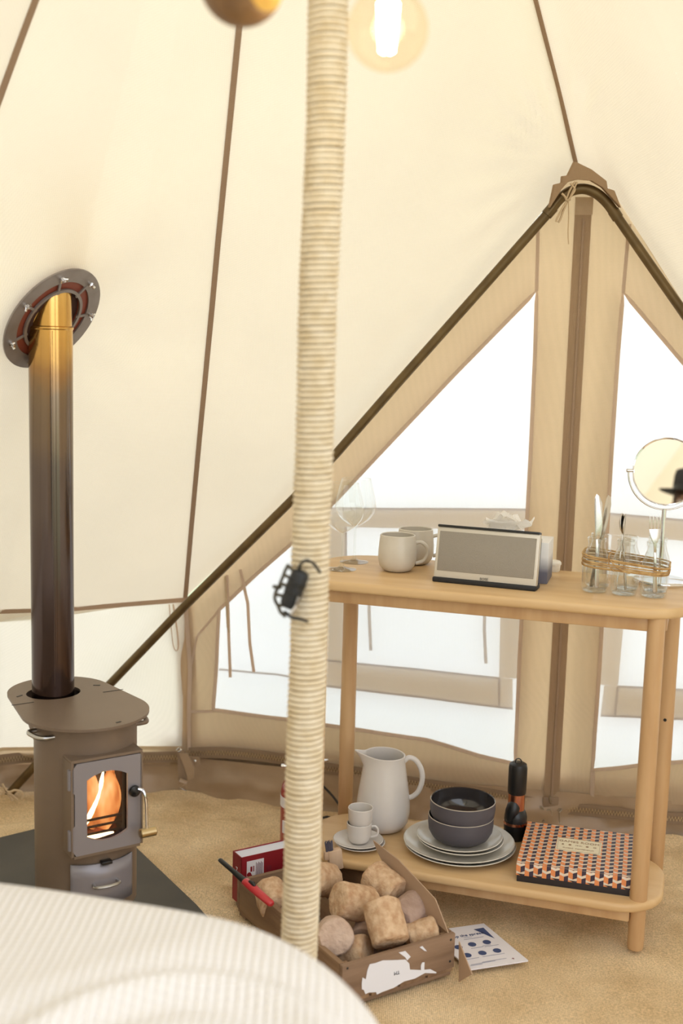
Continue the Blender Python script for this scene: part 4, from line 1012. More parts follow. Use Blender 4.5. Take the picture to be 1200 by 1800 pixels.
# ------------------------------------------------------------ things on the shelf
WHT = mat('white_glaze', (214, 208, 202), .25, coat=.3, var=(208, 202, 196), vscale=12)
def dvec(px0, px1, Y): return (P(px1, 1400, Y)-P(px0, 1400, Y)).length
jug = thing('jug', 'tall off-white ceramic jug with round handle and spout', 'jug', W(-.737, 2.848, SZ))
jgp = [(0, 0), (.040, 0), (.054, .006), (.0645, .022), (.0690, .048), (.0685, .072), (.0640, .105), (.0585, .14), (.0540, .17), (.0520, .188), (.0525, .200)]
mj = vessel(MM(), jgp, .004, 64)
for i, v in enumerate(mj.v):
    if v.z > .165:
        a = math.atan2(v.y, v.x); da = abs(((a-PI*1.05+PI) % (2*PI))-PI)
        k = ((v.z-.165)/.035)**1.5*math.exp(-(da/.30)**2)
        v.x += -.026*k; v.z += .008*k
        a2 = (1-math.cos(a-PI))*.5; v.z -= .004*a2*((v.z-.165)/.035)
mj.build('jug_body', WHT, jug)
MM().tube(smoothpts([V(.049, 0, .180), V(.062, 0, .190), V(.080, 0, .183), V(.094, 0, .160), (.098, 0, .132), V(.090, 0, .103), V(.076, 0, .087), V(.060, 0, .082)], 6), [.0062]*43, 12, flat=1.1).build('handle', WHT, jug)
# saucers, cups
sc_ = thing('saucer', 'lower small grey saucer under the espresso cups', 'saucer', W(-.760, 2.719, SZ), group=None)
scp = [(0, 0), (.030, 0), (.034, .001), (.050, .0055), (.0605, .0115), (.0625, .0125)]
vessel(MM(), scp, .003).build('saucer_dish', WHT, sc_)
dup(sc_, W(-.764, 2.716, SZ+.0075), .1, 'upper small grey saucer holding the espresso cups')
cup = thing('espresso_cup', 'lower espresso cup with small handle, standing on the saucers', 'cup', W(-.762, 2.715, SZ+.012), .05)
cpp = [(0, 0), (.016, 0), (.023, .003), (.0275, .010), (.0300, .022), (.0310, .044), (.0312, .050)]
vessel(MM(), cpp, .0025).build('cup_body', WHT, cup)
MM().tube(smoothpts([V(.029, 0, .040), V(.040, 0, .041), V(.047, 0, .030), V(.044, 0, .018), V(.028, 0, .013)], 6), .0030, 8).build('handle', WHT, cup)
dup(cup, W(-.760, 2.716, SZ+.012+.0395), 1.75, 'upper espresso cup stacked inside the lower one')
# plates
PLT = mat('plate_glaze', (206, 200, 188), .22, coat=.5, var=(202, 196, 184), vscale=20)
lp_ = thing('plate', 'bottom large dinner plate of the stack', 'plate', W(-.521, 2.783, SZ))
lpp = [(0, 0), (.085, 0), (.090, .001), (.115, .008), (.133, .0165), (.1375, .0195)]
vessel(MM(), lpp, .0035, 72).build('plate_dish', PLT, lp_)
dup(lp_, W(-.524, 2.784, SZ+.0075), .2, 'second large dinner plate, lying on the bottom one')
sp2 = thing('plate', 'lower small side plate on the large dinner plates', 'plate', W(-.520, 2.785, SZ+.0145))
spp = [(0, 0), (.062, 0), (.066, .001), (.088, .008), (.1025, .0155), (.1060, .0185)]
vessel(MM(), spp, .0032, 72).build('plate_dish', PLT, sp2)
dup(sp2, W(-.524, 2.786, SZ+.0215), .2, 'upper small side plate directly under the bowls')
BWL = mat('charcoal_glaze', (86, 82, 88), .5, var=(80, 77, 84), vscale=15); BWI = mat('dark_bowl_inside', (52, 48, 48), .15, coat=.4)
bw = thing('bowl', 'lower charcoal bowl resting on the plates', 'bowl', W(-.522, 2.786, SZ+.0265))
bo = [(0, 0), (.042, 0), (.056, .003), (.070, .013), (.0785, .028), (.0805, .044), (.0805, .064)]
bi = [(.0788, .0655), (.0772, .064), (.0765, .044), (.074, .030), (.064, .016), (.04, .008), (0, .007)]
mbw = MM(); mbw.lathe(bo, 72); mbw.lathe([bo[-1]]+bi[:1], 72, m=2); mbw.lathe(bi, 72, m=1)
mbw.build('bowl_body', [BWL, BWI, mat('bowl_rim', (170, 160, 146), .4)], bw)
dup(bw, W(-.519, 2.787, SZ+.0265+.040), .3, 'upper charcoal bowl with glossy dark inside')
# hand coffee maker
COP = mat('copper', (206, 140, 112), .22, 1)
cm = thing('hand_coffee_maker', 'black and copper hand-pump coffee maker standing on the shelf', 'coffee maker', W(-.404, 2.905, SZ))
MM().lathe([(0, 0), (.026, 0), (.0285, .004), (.0290, .040), (0, .040)], 40).build('base', DARK, cm)
MM().lathe([(.0288, .040), (.0298, .040), (.0298, .047), (.0288, .047)], 40).build('copper_ring', COP, cm)
MM().lathe([(.0290, .047), (.0288, .060), (.0265, .070), (.0215, .078), (0, .080)], 40).build('shoulder', DARK, cm)
MM().lathe([(.0, .066), (.0212, .066), (.0212, .125), (0, .125)], 40).build('copper_tube', COP, cm)
MM().lathe([(0, .120), (.0222, .120), (.0232, .123), (.0236, .160), (.0236, .188), (.0215, .197), (.015, .201), (0, .202)], 40).build('cap', DARK, cm)
MM().tube(smoothpts([V(-.008, -.004, .200), V(-.007, -.004, .209), V(.000, -.004, .212), V(.006, -.004, .208), V(.008, -.004, .200)], 5), .0016, 8).build('cap_loop', DARK, cm)
MM().lathe([(0, -.031), (.010, -.028), (.0165, -.018), (.0185, 0), (.0170, .016), (.011, .027), (0, .031)], 28, (-.010, -.010, .075), rot=Matrix.Rotation(.2, 3, 'Y')).build('pump_knob', DARK, cm)
# board game box with a tumbling-block print
gU0, gU1, gV0, gV1, gH = -.368, -.107, 2.663, 2.915, .047
gb = thing('game_box', 'flat board game box with orange, navy and white block pattern', 'box', W((gU0+gU1)/2, (gV0+gV1)/2, SZ), TH+math.radians(2.5))
gw, gd = (gU1-gU0)/2, (gV1-gV0)/2
OR = mat('print_orange', (226, 142, 88), .45); NV = mat('print_navy', (56, 48, 66), .45); CR = mat('print_cream', (232, 216, 196), .45)
MM().box((0, 0, .010), (2*gw-.004, 2*gd-.004, .020)).build('box_base', mat('box_black', (40, 34, 36), .6), gb, bevel=.001)
MM().box((0, 0, .010+gH/2), (2*gw-.0006, 2*gd-.0006, gH-.020)).build('box_lid', CR, gb, bevel=.0008)
def clip(poly, x0, x1, y0, y1):
    for ax, lim, sg in ((0, x0, 1), (0, x1, -1), (1, y0, 1), (1, y1, -1)):
        out = []
        for i in range(len(poly)):
            a, b = poly[i-1], poly[i]; da = (a[ax]-lim)*sg; db = (b[ax]-lim)*sg
            if da*db < 0:
                t = da/(da-db); out.append((a[0]+(b[0]-a[0])*t, a[1]+(b[1]-a[1])*t))
            if db >= 0: out.append(b)
        poly = out
        if len(poly) < 3: return []
    return poly
def pattern(x0, x1, y0, y1, fn):
    a = MM(); wq = .0200; hq = .0064; bq = .0148; per = bq+hq
    i = 0; x = x0-wq
    ci = 0
    while x < x1+wq:
        y = y0-2*per + (per*.5 if ci % 2 else 0)
        while y < y1+per:
            c = x+wq*.5; top = y+bq
            cap = [(c-wq*.5, top), (c+wq*.08, top-hq*.7), (c+wq*.5, top), (c-wq*.08, top+hq*.9)]
            left = [(c-wq*.5, y), (c+wq*.02, y-hq*.6), (c+wq*.02, top-hq*.65), (c-wq*.5, top)]
            right = [(c+wq*.02, y-hq*.6), (c+wq*.5, y+hq*.1), (c+wq*.5, top), (c+wq*.02, top-hq*.65)]
            for pl, mi_ in ((left, 0), (right, 1)):
                pl = clip(pl, x0, x1, y0, y1)
                if pl: a.add([fn(px_, py_) for px_, py_ in pl], [tuple(range(len(pl)))], mi_)
            y += per
        x += wq; ci += 1
    return a
e_ = .0006
pattern(-gw, gw, -gd, gd, lambda x, y: V(x, y, gH+e_)).build('printed_lid', [OR, NV], gb, smooth=False, fix=False)
pattern(-gw, gw, .017, gH, lambda x, y: V(x, -gd-e_*.5, y)).build('printed_side', [OR, NV], gb, smooth=False, fix=False)
pattern(-gd, gd, .017, gH, lambda x, y: V(gw+e_*.5, x, y)).build('printed_side', [OR, NV], gb, smooth=False, fix=False)
pattern(-gd, gd, .017, gH, lambda x, y: V(-gw-e_*.5, -x, y)).build('printed_side', [OR, NV], gb, smooth=False, fix=False)
lb = MM().box((.004, .012, gH+.0011), (.106, .074, .0014)).build('title_label', mat('label_cream', (226, 216, 188), .5), gb)
INK = mat('brown_ink', (138, 104, 70), .6)
z_ = gH+.0019
text('title', 'GAMES ROOM', .0150, INK, gb, basis((.004, .029, z_), (1, 0, 0), (0, 0, 1)))
text('small_print', 'CLASSIC  COMPENDIUM', .0068, INK, gb, basis((.004, -.010, z_), (1, 0, 0), (0, 0, 1)))
ic = MM()
for x, kk in ((-.034, 0), (-.017, 1), (.004, 2), (.024, 1), (.042, 3)):
    cx = x; cy = .010
    if kk == 0: ic.box((cx, cy, z_), (.006, .001, .0004)); ic.box((cx, cy+.003, z_), (.004, .001, .0004)); ic.box((cx, cy-.003, z_), (.005, .001, .0004)); ic.box((cx, cy, z_), (.001, .008, .0004))
    if kk == 1: ic.lathe([(0, 0), (.0036, 0), (.0036, .0004), (0, .0004)], 14, (cx, cy, z_))
    if kk == 2: ic.box((cx, cy, z_), (.017, .0012, .0004)); ic.box((cx-.003, cy, z_), (.001, .005, .0004)); ic.box((cx+.003, cy, z_), (.001, .005, .0004))
    if kk == 3:
        for q_ in range(3): ic.box((cx-.0025+.0025*q_, cy, z_), (.0013, .007, .0004))
tag(ic.build('icons', INK, gb), kind='stuff')
bd = MM()
for (c_, s_) in (((.004, .0465, z_), (.100, .0006, .0003)), ((.004, -.0225, z_), (.100, .0006, .0003)), ((-.0455, .012, z_), (.0006, .0685, .0003)), ((.0535, .012, z_), (.0006, .0685, .0003))): bd.box(c_, s_)
tag(bd.build('label_border', INK, gb), kind='stuff')

# ============================================================ FLOOR THINGS
# crate
CW = wood('crate_wood', (150, 122, 98), (118, 92, 70), 'X', 10, .8, .35); CWY = wood('crate_wood_side', (150, 120, 90), (116, 88, 64), 'Y', 10, .8, .35); CWE = mat('crate_edge', (176, 138, 90), .8, var=(140, 104, 66), vscale=40)
rc = math.radians(32); c0 = G(602, 1699, .097); c0.z = 0; cw_, cl_, ch_ = .288, .475, .097
cr_ = thing('wooden_crate', 'old brown wooden crate full of briquettes, torn white paper on its front', 'crate', c0, rc)
MM().box((cw_/2, .006, .018+(ch_-.018)/2), (cw_, .012, ch_-.018)).build('plank', CW, cr_, bevel=.0015)
MM().box((cw_/2, cl_-.006, .018+(ch_-.026)/2), (cw_, .012, ch_-.026)).build('plank', CW, cr_, bevel=.0015)
MM().box((.006, cl_/2, .020+(ch_-.020)/2), (.012, cl_-.026, ch_-.020)).build('plank', CWY, cr_, bevel=.0015)
MM().box((cw_-.006, cl_/2, .020+(ch_-.020)/2), (.012, cl_-.026, ch_-.020)).build('plank', CWY, cr_, bevel=.0015)
for k in range(4):
    MM().box((.036+.072*k, cl_/2, .014), (.066, cl_-.004, .009)).build('slat', CWY, cr_, bevel=.001)
for k in range(3): MM().box((cw_/2, .02+(cl_-.04)*k/2, .005), (cw_-.01, .03, .010)).build('batten', CW, cr_, bevel=.001)
for (x, y) in ((.018, .018), (cw_-.018, .018), (.018, cl_-.018), (cw_-.018, cl_-.018)): MM().box((x, y, .055), (.014, .014, .074)).build('corner_post', CWY, cr_, bevel=.001)
for x, z in ((.012, .035), (.012, .09), (cw_-.012, .035), (cw_-.012, .085)):
    MM().lathe([(0, 0), (.0028, 0), (.002, .001), (0, .001)], 10, (x, -.0003, z), rot=Matrix.Rotation(PI/2, 3, 'X')).build('nail', BLACKM, cr_)
# torn paper on the front plank: outline placed on the plank's own plane
nf = V(math.sin(rc), -math.cos(rc), 0); pf = c0 + nf*.0008
def cz(x, y): return (600+x*220/1200, 1650+y*140/764)
def paper(pts, nm='paper_remnant'):
    a = MM(); w_ = [PL(*cz(x, y), pf, nf) for x, y in pts]; n = len(w_)
    a.add([p+nf*.0006 for p in w_]+w_, [tuple(range(n)), tuple(range(2*n-1, n-1, -1))]+[(i, (i+1) % n, n+(i+1) % n, n+i) for i in range(n)])
    a.build(nm, mat('white_paper', (228, 228, 234), .8) if 'white_paper' not in bpy.data.materials else bpy.data.materials['white_paper'], cr_, world=True, smooth=False)
paper([(270, 245), (330, 232), (395, 208), (480, 206), (612, 200), (648, 238), (655, 296), (760, 300), (850, 292), (910, 322), (905, 332), (800, 328), (700, 382), (600, 408), (500, 470), (395, 508), (338, 535), (330, 512), (262, 515), (228, 532), (212, 490), (195, 486), (193, 430), (200, 372), (232, 388), (248, 300)])
paper([(548, 132), (612, 118), (662, 172), (628, 208), (612, 180)]); paper([(748, 82), (775, 70), (818, 120), (795, 116)]); paper([(760, 258), (772, 228), (794, 226), (792, 298), (760, 298)])
o_ = PL(*cz(528, 326), pf, nf)+nf*.0009
text('print_remnant', 'TM', .011, mat('black_ink', (40, 40, 50), .6), cr_, basis(o_, (-math.cos(rc), -math.sin(rc), 0), nf), world=True)
# briquettes
BQ = mat('briquette', (214, 184, 150), .95, var=(180, 140, 104), vscale=60, bump=1.0, bscale=90, detail=8); BQ2 = mat('briquette_grey', (184, 158, 142), .95, var=(156, 128, 112), vscale=26, bump=1.0, bscale=90); BQ3 = mat('briquette_pink', (206, 180, 160), .95, var=(188, 160, 140), vscale=40, bump=1.0, bscale=100)
def briq(seed, L, r):
    a = MM(); n = 36; prof = [(0, -L/2), (r*.5, -L/2), (r*.90, -L/2), (r*.985, -L/2+.003)]+[(r, -L/2+.006+(L-.012)*k/9) for k in range(10)]+[(r*.98, L/2-.003), (r*.88, L/2), (r*.5, L/2+.001), (0, L/2)]
    a.lathe(prof, n)
    for v in a.v:
        q_ = v+V(seed*3, 0, 0); v += v.normalized()*(.0018*noise.noise(q_*45)+.0016*noise.noise(q_*120))
        if abs(v.z) > L*.36 : v *= 1-.06*max(0, noise.noise(V(v.x*30+seed, v.y*30, 2)))
    return a
bqs = [((588, 1644), .100, (.10, -.93, .36), .0375, .06, BQ3, 'pale round briquette end facing the viewer, front left of crate'),
       ((622, 1586), .128, (-.80, -.42, .32), .039, .078, BQ, 'briquette with golden end facing left, in the middle of the heap'),
       ((676, 1556), .128, (-.62, .62, .22), .0385, .075, BQ, 'rear briquette lying beneath the cardboard'),
       ((678, 1622), .128, (.22, -.62, -.62), .040, .078, BQ, 'upright crumbly briquette with split side, front middle of the heap'),
       ((716, 1606), .098, (.55, .75, .1), .0375, .07, BQ2, 'greyish briquette tucked behind the split one'),
       ((562, 1546), .128, (-.55, -.72, .35), .038, .07, BQ, 'golden rough briquette beside the rope pole'),
       ((742, 1646), .070, (.9, .2, .2), .036, .06, BQ, 'small briquette in the front right corner of the crate'),
       ((618, 1676), .055, (.8, -.3, .3), .036, .065, BQ, 'low briquette against the front board'),
       ((478, 1578), .085, (-.3, .8, .3), .036, .06, BQ, 'briquette at the left, under the red lighter'),
       ((520, 1602), .060, (.3, .8, .5), .036, .06, BQ3, 'briquette left of the rope pole, partly hidden'),
       ((650, 1640), .060, (.3, .9, .1), .037, .07, BQ2, 'shaded briquette below the heap'),
       ((690, 1585), .060, (.8, .4, .1), .037, .07, BQ2, None), ((545, 1590), .075, (.7, .5, .2), .037, .07, BQ2, None)]
for i, (px_, z, ax_, r, L, m_, lab) in enumerate(bqs):
    if lab is None: continue
    ctr = G(px_[0], px_[1], z+.0)
    a = briq(i+1, L*1.15, r*1.03); rt_ = V(0, 0, 1).rotation_difference(Vector(ax_).normalized()).to_matrix()
    a.v = [rt_ @ v for v in a.v]
    o = a.build('briquette', m_, loc=ctr, angle=38); tag(o, lab, 'briquette', 'fuel briquettes in the crate')
# cardboard flaps
CB = mat('cardboard', (176, 148, 122), .85, bump=.1)
nr = V(math.cos(rc), math.sin(rc), 0); pr_ = c0 + nr*(cw_-.014)
def flat_sheet(name, pxs, pnt, nrm_, th, m_, label, cat):
    w_ = [PL(x, y, pnt, nrm_) for x, y in pxs]; n = len(w_); a = MM()
    a.add(w_+[p+nrm_*th for p in w_], [tuple(range(n)), tuple(range(2*n-1, n-1, -1))]+[(i, (i+1) % n, n+(i+1) % n, n+i) for i in range(n)])
    o = a.build(name, m_, loc=w_[-1], world=True, smooth=False); return tag(o, label, cat)
flat_sheet('cardboard_sheet', [(655, 1477), (700, 1512), (764, 1580), (772, 1600), (787, 1640), (740, 1600), (700, 1568), (664, 1500)], pr_, nr, .0025, CB, 'thin brown cardboard sheet leaning inside the crate', 'cardboard')
flat_sheet('cardboard_sheet', [(806, 1655), (829, 1713), (812, 1722), (806, 1726)], c0+nr*(cw_+.004), nr, .0025, CB, 'corner of brown cardboard beside the crate, by the leaflet', 'cardboard')
# red firelighter box behind the crate
ba = G(424, 1508, .122); bb = G(500, 1491, .122); ex = (bb-ba).normalized(); ex.z = 0; ex.normalize(); ey = V(-ex.y, ex.x, 0)
fbx_ = thing('firelighter_box', 'dark red carton with white open top and white label', 'box', V(ba.x, ba.y, 0), math.atan2(ex.y, ex.x))
RED = mat('carton_red', (138, 26, 36), .5); WP = mat('carton_white', (214, 216, 228), .7); LW = mat('label_white', (226, 222, 226), .6)
bh = .122; bw_, bd_ = .19, .046
MM().box((bw_/2, .001, bh/2), (bw_, .002, bh)).build('front_panel', RED, fbx_, smooth=False)
MM().box((bw_/2, bd_-.001, bh/2), (bw_, .002, bh)).build('back_panel', RED, fbx_, smooth=False)
MM().box((.001, bd_/2, bh/2), (.002, bd_, bh)).build('end_panel', RED, fbx_, smooth=False)
MM().box((bw_-.001, bd_/2, bh/2), (.002, bd_, bh)).build('end_panel', RED, fbx_, smooth=False)
MM().box((bw_/2, bd_/2, bh-.004), (bw_-.004, bd_-.004, .003)).build('inner_flap', WP, fbx_, smooth=False)
MM().box((bw_/2, bd_/2, .002), (bw_-.004, bd_-.004, .003)).build('bottom_panel', RED, fbx_, smooth=False)
MM().box((.038, -.0006, bh-.038), (.046, .001, .050)).build('white_label', LW, fbx_, smooth=False)
pm_ = MM()
for k in range(9): pm_.box((.040+.0022*k, -.0013, bh-.037), (.0009, .0004, .036-.004*(k % 3)))
for k in range(4): pm_.box((.070+.0035*k, -.0005, bh-.042), (.0008, .0004, .016-.003*(k % 2)))
tag(pm_.build('small_print', mat('print_maroon', (110, 50, 66), .6), fbx_), kind='stuff')
pm_ = MM(); pm_.lathe([(0, 0), (.006, 0), (.006, .0005), (0, .0005)], 20, (.021, -.0012, bh-.047), rot=Matrix.Rotation(PI/2, 3, 'X')); pm_.box((.027, -.0013, bh-.034), (.005, .0005, .013)); pm_.box((.027, -.0013, bh-.052), (.004, .0005, .008)); pm_.box((.0335, -.0013, bh-.034), (.0025, .0005, .014)); tag(pm_.build('logo', RED, fbx_), kind='stuff')
text('end_mark', '7', .02, LW, fbx_, basis((-.0004, bd_/2, bh-.04), (0, -1, 0), (-1, 0, 0)))
# gas lighter
la = G(386, 1511, .165); lbp = G(478, 1590, .122); lj = la.lerp(lbp, .50)
lt = thing('gas_lighter', 'long red gas lighter with black nozzle lying on crate rim', 'lighter', lbp)
RP = mat('red_plastic', (186, 44, 50), .3, coat=.3)
MM().tube([la, la.lerp(lj, .03), la.lerp(lj, .5), lj], [.0045, .0058, .0062, .009], 14, flat=.8).build('nozzle', DARK, lt, world=True)
MM().tube([lj.lerp(la, .04), lj, lj.lerp(lbp, .3), lj.lerp(lbp, .8), lbp.lerp(lj, .03), lbp], [.008, .0105, .0110, .0095, .0088, .006], 16, flat=.8).build('handle', RP, lt, world=True)
MM().tube([lj.lerp(lbp, .15)+V(0, 0, .009), lj.lerp(lbp, .3)+V(0, 0, .011), lj.lerp(lbp, .36)+V(0, 0, .008)], [.003, .005, .003], 10).build('trigger', DARK, lt, world=True)
MM().tube([la+V(-.002, 0, .0), la.lerp(lj, .06)], .0036, 12).build('nozzle_tip', STEEL, lt, world=True)
# kindling block and brush
kb = G(588, 1528, .105)
kt = thing('hand_brush', 'small pale wooden block with grey bristles, at the back of the crate', 'brush', kb, .35)
PW = wood('pale_wood', (212, 184, 156), (190, 158, 128), 'Z', 12, .7)
MM().box((0, 0, .026), (.034, .018, .05), Matrix.Rotation(-.12, 3, 'Y')).build('brush_block', PW, kt, bevel=.002)
a = MM()
for k in range(70):
    x = -.026+.019*random.random(); y = -.006+.012*random.random(); a.tube([V(x+.003, y, .046), V(x-.002+.003*random.random(), y, .066+.008*random.random())], .0009, 4)
MM().box((-.017, 0, .038), (.022, .014, .02)).build('ferrule', PW, kt, bevel=.002)
tag(a.build('bristles', mat('grey_bristle', (92, 88, 100), .8), kt), kind='stuff')
# leaflet
lq = [G(850, 1625, .003), G(928, 1690, .003), G(825, 1706, .003), G(775, 1640, .003)]
lq[3] = lq[0]+lq[2]-lq[1]
lf_ = thing('leaflet', 'white printed leaflet with navy circles lying on the burlap floor', 'leaflet', lq[2]*1.0)
n = 4; a = MM(); a.add([p+V(0, 0, .0028) for p in lq]+[p-V(0, 0, .0005) for p in lq], [(0, 1, 2, 3), (7, 6, 5, 4)]+[(i, (i+1) % 4, 4+(i+1) % 4, 4+i) for i in range(4)])
a.build('sheet', mat('leaflet_paper', (226, 222, 226), .6), lf_, world=True, smooth=False)
NAVY = mat('navy_ink', (62, 76, 116), .6)
LE = (lq[1]-lq[0]); LW_ = (lq[2]-lq[1])
def lz(x, y): return (780+x*180/1200, 1610+y*120/800)
def lpz(x, y, dz=.0033): 
    g_ = G(*lz(x, y), .006); return V(g_.x, g_.y, lq[0].z+dz)
for (x, y) in ((502, 308), (330, 335), (622, 407), (450, 435), (274, 462), (170, 368)):
    c_ = lpz(x, y); MM().lathe([(0, 0), (.0095, 0), (.0095, .0003), (0, .0003)], 24, c_).build('printed_circle', NAVY, lf_, world=True)
tri_ = [lpz(350, 160), lpz(462, 140), lpz(592, 265)]
MM().add(tri_+[p+V(0, 0, .0003) for p in tri_], [(2, 1, 0), (3, 4, 5), (0, 1, 4, 3), (1, 2, 5, 4), (2, 0, 3, 5)]).build('printed_triangle', NAVY, lf_, world=True, smooth=False)
ax_ = (lpz(400, 210)-lpz(240, 235)).normalized()
text('heading', 'stop the spread', .014, NAVY, lf_, basis(lpz(262, 228), ax_, (0, 0, 1)), world=True)
pm_ = MM(); ay = V(-ax_.y, ax_.x, 0); mx_ = Matrix((ax_, ay, V(0, 0, 1))).transposed()
GI = mat('grey_ink', (150, 150, 168), .6)
for (x, y, l_) in ((350, 262, .05), (280, 252, .02), (560, 350, .035), (500, 345, .02), (390, 372, .03), (640, 450, .03), (520, 468, .03), (340, 500, .03), (590, 520, .06), (460, 550, .06), (380, 575, .03)):
    pm_.box(lpz(x, y), (l_, .0014, .0003), mx_)
tag(pm_.build('small_print', GI, lf_, world=True), kind='stuff')
pm_ = MM(); pm_.box(lpz(808, 500), (.006, .0015, .0003), mx_); pm_.box(lpz(812, 500), (.0015, .006, .0003), mx_); pm_.build('mark', mat('mark_red', (120, 50, 60), .6), lf_, world=True)
# fire extinguisher
eb = G(524, 1508, 0)
fe = thing('fire_extinguisher', 'small red fire extinguisher standing behind the rope pole', 'extinguisher', eb)
ER = mat('extinguisher_red', (150, 34, 36), .28, coat=.4)
MM().lathe([(0, 0), (.045, 0), (.049, .004), (.050, .012), (.050, .185), (.046, .205), (.034, .220), (.018, .228), (.014, .232), (0, .232)], 40).build('cylinder', ER, fe)
MM().lathe([(.0503, .150), (.0508, .150), (.0508, .178), (.0503, .178)], 40).build('white_band', LW, fe)
a = MM(); a.box((-.030, -.0402, .10), (.03, .002, .034), Matrix.Rotation(-.62, 3, 'Z')); a.build('label_plate', LW, fe)
MM().lathe([(0, .232), (.014, .232), (.014, .250), (.010, .256), (.010, .262), (0, .262)], 24).build('valve', CHROME, fe)
a = MM(); a.tube([V(-.045, -.004, .254), V(-.02, -.002, .254), V(.0, 0, .254)], .0045, 10); a.lathe([(0, -.004), (.006, -.004), (.006, .004), (0, .004)], 12, (-.046, -.004, .254), rot=Matrix.Rotation(PI/2, 3, 'Y')); a.build('nozzle', CHROME, fe)
a = MM(); a.box((.028, 0, .268), (.09, .014, .004), Matrix.Rotation(-.08, 3, 'Y')); a.box((.02, 0, .256), (.075, .013, .004), Matrix.Rotation(.1, 3, 'Y')); a.build('levers', CHROME, fe)
a = MM(); a.tube([V(-.022+.007*math.cos(2*PI*k/14), -.008, .274+.007*math.sin(2*PI*k/14)) for k in range(14)], .0014, 6, closed=True); a.build('pin_ring', CHROME, fe)
# black cable on the floor
cpn = [P(x, y, Y) for x, y, Y in ((566, 1380, 3.33), (585, 1400, 3.26), (598, 1420, 3.20), (602, 1440, 3.15))]
a = MM(); a.tube(smoothpts([V(p.x, p.y, max(.006, p.z)) for p in cpn]+[G(590, 1444, .004), G(576, 1436, .004), G(560, 1440, .004)], 6), .0035, 8)
tag(a.build('power_cable', DARK, loc=V(cpn[2].x, cpn[2].y, 0), world=True), 'black cable curling on the floor left of the table leg', 'cable')

# ============================================================ BED AND BLANKET (foreground)
BZ = .572
outl = [(-1.5, 1.76), (-1.2, 1.765), (-.9, 1.745), (-.5, 1.70), (-.28, 1.65), (-.11, 1.59), (-.015, 1.515), (.045, 1.425), (.082, 1.32), (.108, 1.15), (.115, .95), (.105, .75), (.06, .60), (-.05, .53), (-.3, .50), (-.9, .48), (-1.3, .50), (-1.5, .60), (-1.57, .9), (-1.58, 1.3), (-1.56, 1.62)]
cb = V(-.72, 1.12, 0)
op = [Vector((x, y, 0)) for x, y in outl]; op = smoothpts(op+[op[0]], 8)[:-1]
bed = thing('bed', 'low bed under the cream waffle blanket, bottom left corner', 'bed', V(-.85, 1.12, 0))
a = MM(); n = len(op)
a.add([cb.lerp(p, .93)+V(0, 0, .06) for p in op]+[cb.lerp(p, .93)+V(0, 0, BZ-.04) for p in op], [tuple(range(n-1, -1, -1)), tuple(range(n, 2*n))]+[(i, (i+1) % n, n+(i+1) % n, n+i) for i in range(n)])
a.build('mattress', mat('mattress_cotton', (232, 226, 214), .9), bed, world=True, bevel=.03)
for (x, y) in ((-1.3, .65), (-.2, .75), (-1.3, 1.5), (-.35, 1.45)): MM().box((x, y, .03), (.06, .06, .06)).build('leg', OAKZ, bed, world=True)
BL = bpy.data.materials.new('waffle_blanket'); BL.use_nodes = True; n_ = BL.node_tree; b_ = n_.nodes['Principled BSDF']
b_.inputs['Base Color'].default_value = lin((232, 226, 220)); b_.inputs['Roughness'].default_value = .95; b_.inputs['Sheen Weight'].default_value = .2; b_.inputs['Specular IOR Level'].default_value = .1
tcn = n_.nodes.new('ShaderNodeTexCoord')
wA = n_.nodes.new('ShaderNodeTexWave'); wA.bands_direction = 'X'; wA.inputs['Scale'].default_value = 26; wA.inputs['Distortion'].default_value = .6
wB = n_.nodes.new('ShaderNodeTexWave'); wB.bands_direction = 'Y'; wB.inputs['Scale'].default_value = 26; wB.inputs['Distortion'].default_value = .6
n_.links.new(tcn.outputs['Object'], wA.inputs[0]); n_.links.new(tcn.outputs['Object'], wB.inputs[0])
mxm = n_.nodes.new('ShaderNodeMath'); mxm.operation = 'MULTIPLY_ADD'; mxm.inputs[1].default_value = .4; n_.links.new(wB.outputs['Fac'], mxm.inputs[0]); n_.links.new(wA.outputs['Fac'], mxm.inputs[2])
bu = n_.nodes.new('ShaderNodeBump'); bu.inputs['Strength'].default_value = .9; bu.inputs['Distance'].default_value = .0035; n_.links.new(mxm.outputs[0], bu.inputs['Height']); n_.links.new(bu.outputs[0], b_.inputs['Normal'])
mrr = n_.nodes.new('ShaderNodeMapRange'); mrr.inputs[2].default_value = 1.4; mrr.inputs[3].default_value = .92; mrr.inputs[4].default_value = 1.03; n_.links.new(mxm.outputs[0], mrr.inputs[0])
vmm = n_.nodes.new('ShaderNodeVectorMath'); vmm.operation = 'SCALE'; vmm.inputs[0].default_value = lin((234, 228, 222))[:3]; n_.links.new(mrr.outputs[0], vmm.inputs['Scale']); n_.links.new(vmm.outputs[0], b_.inputs['Base Color'])
ridge = smoothpts([G(x, y, BZ) for x, y in ((40, 1830), (150, 1775), (260, 1742), (350, 1732), (440, 1742), (520, 1775), (570, 1830))], 6)
ridge2 = smoothpts([G(x, y, BZ) for x, y in ((-40, 1770), (100, 1740), (220, 1700), (330, 1660))], 6)
def dpl(p, L): 
    b = 9
    for q_ in L: b = min(b, math.hypot(p.x-q_.x, p.y-q_.y))
    return b
nO = len(op)
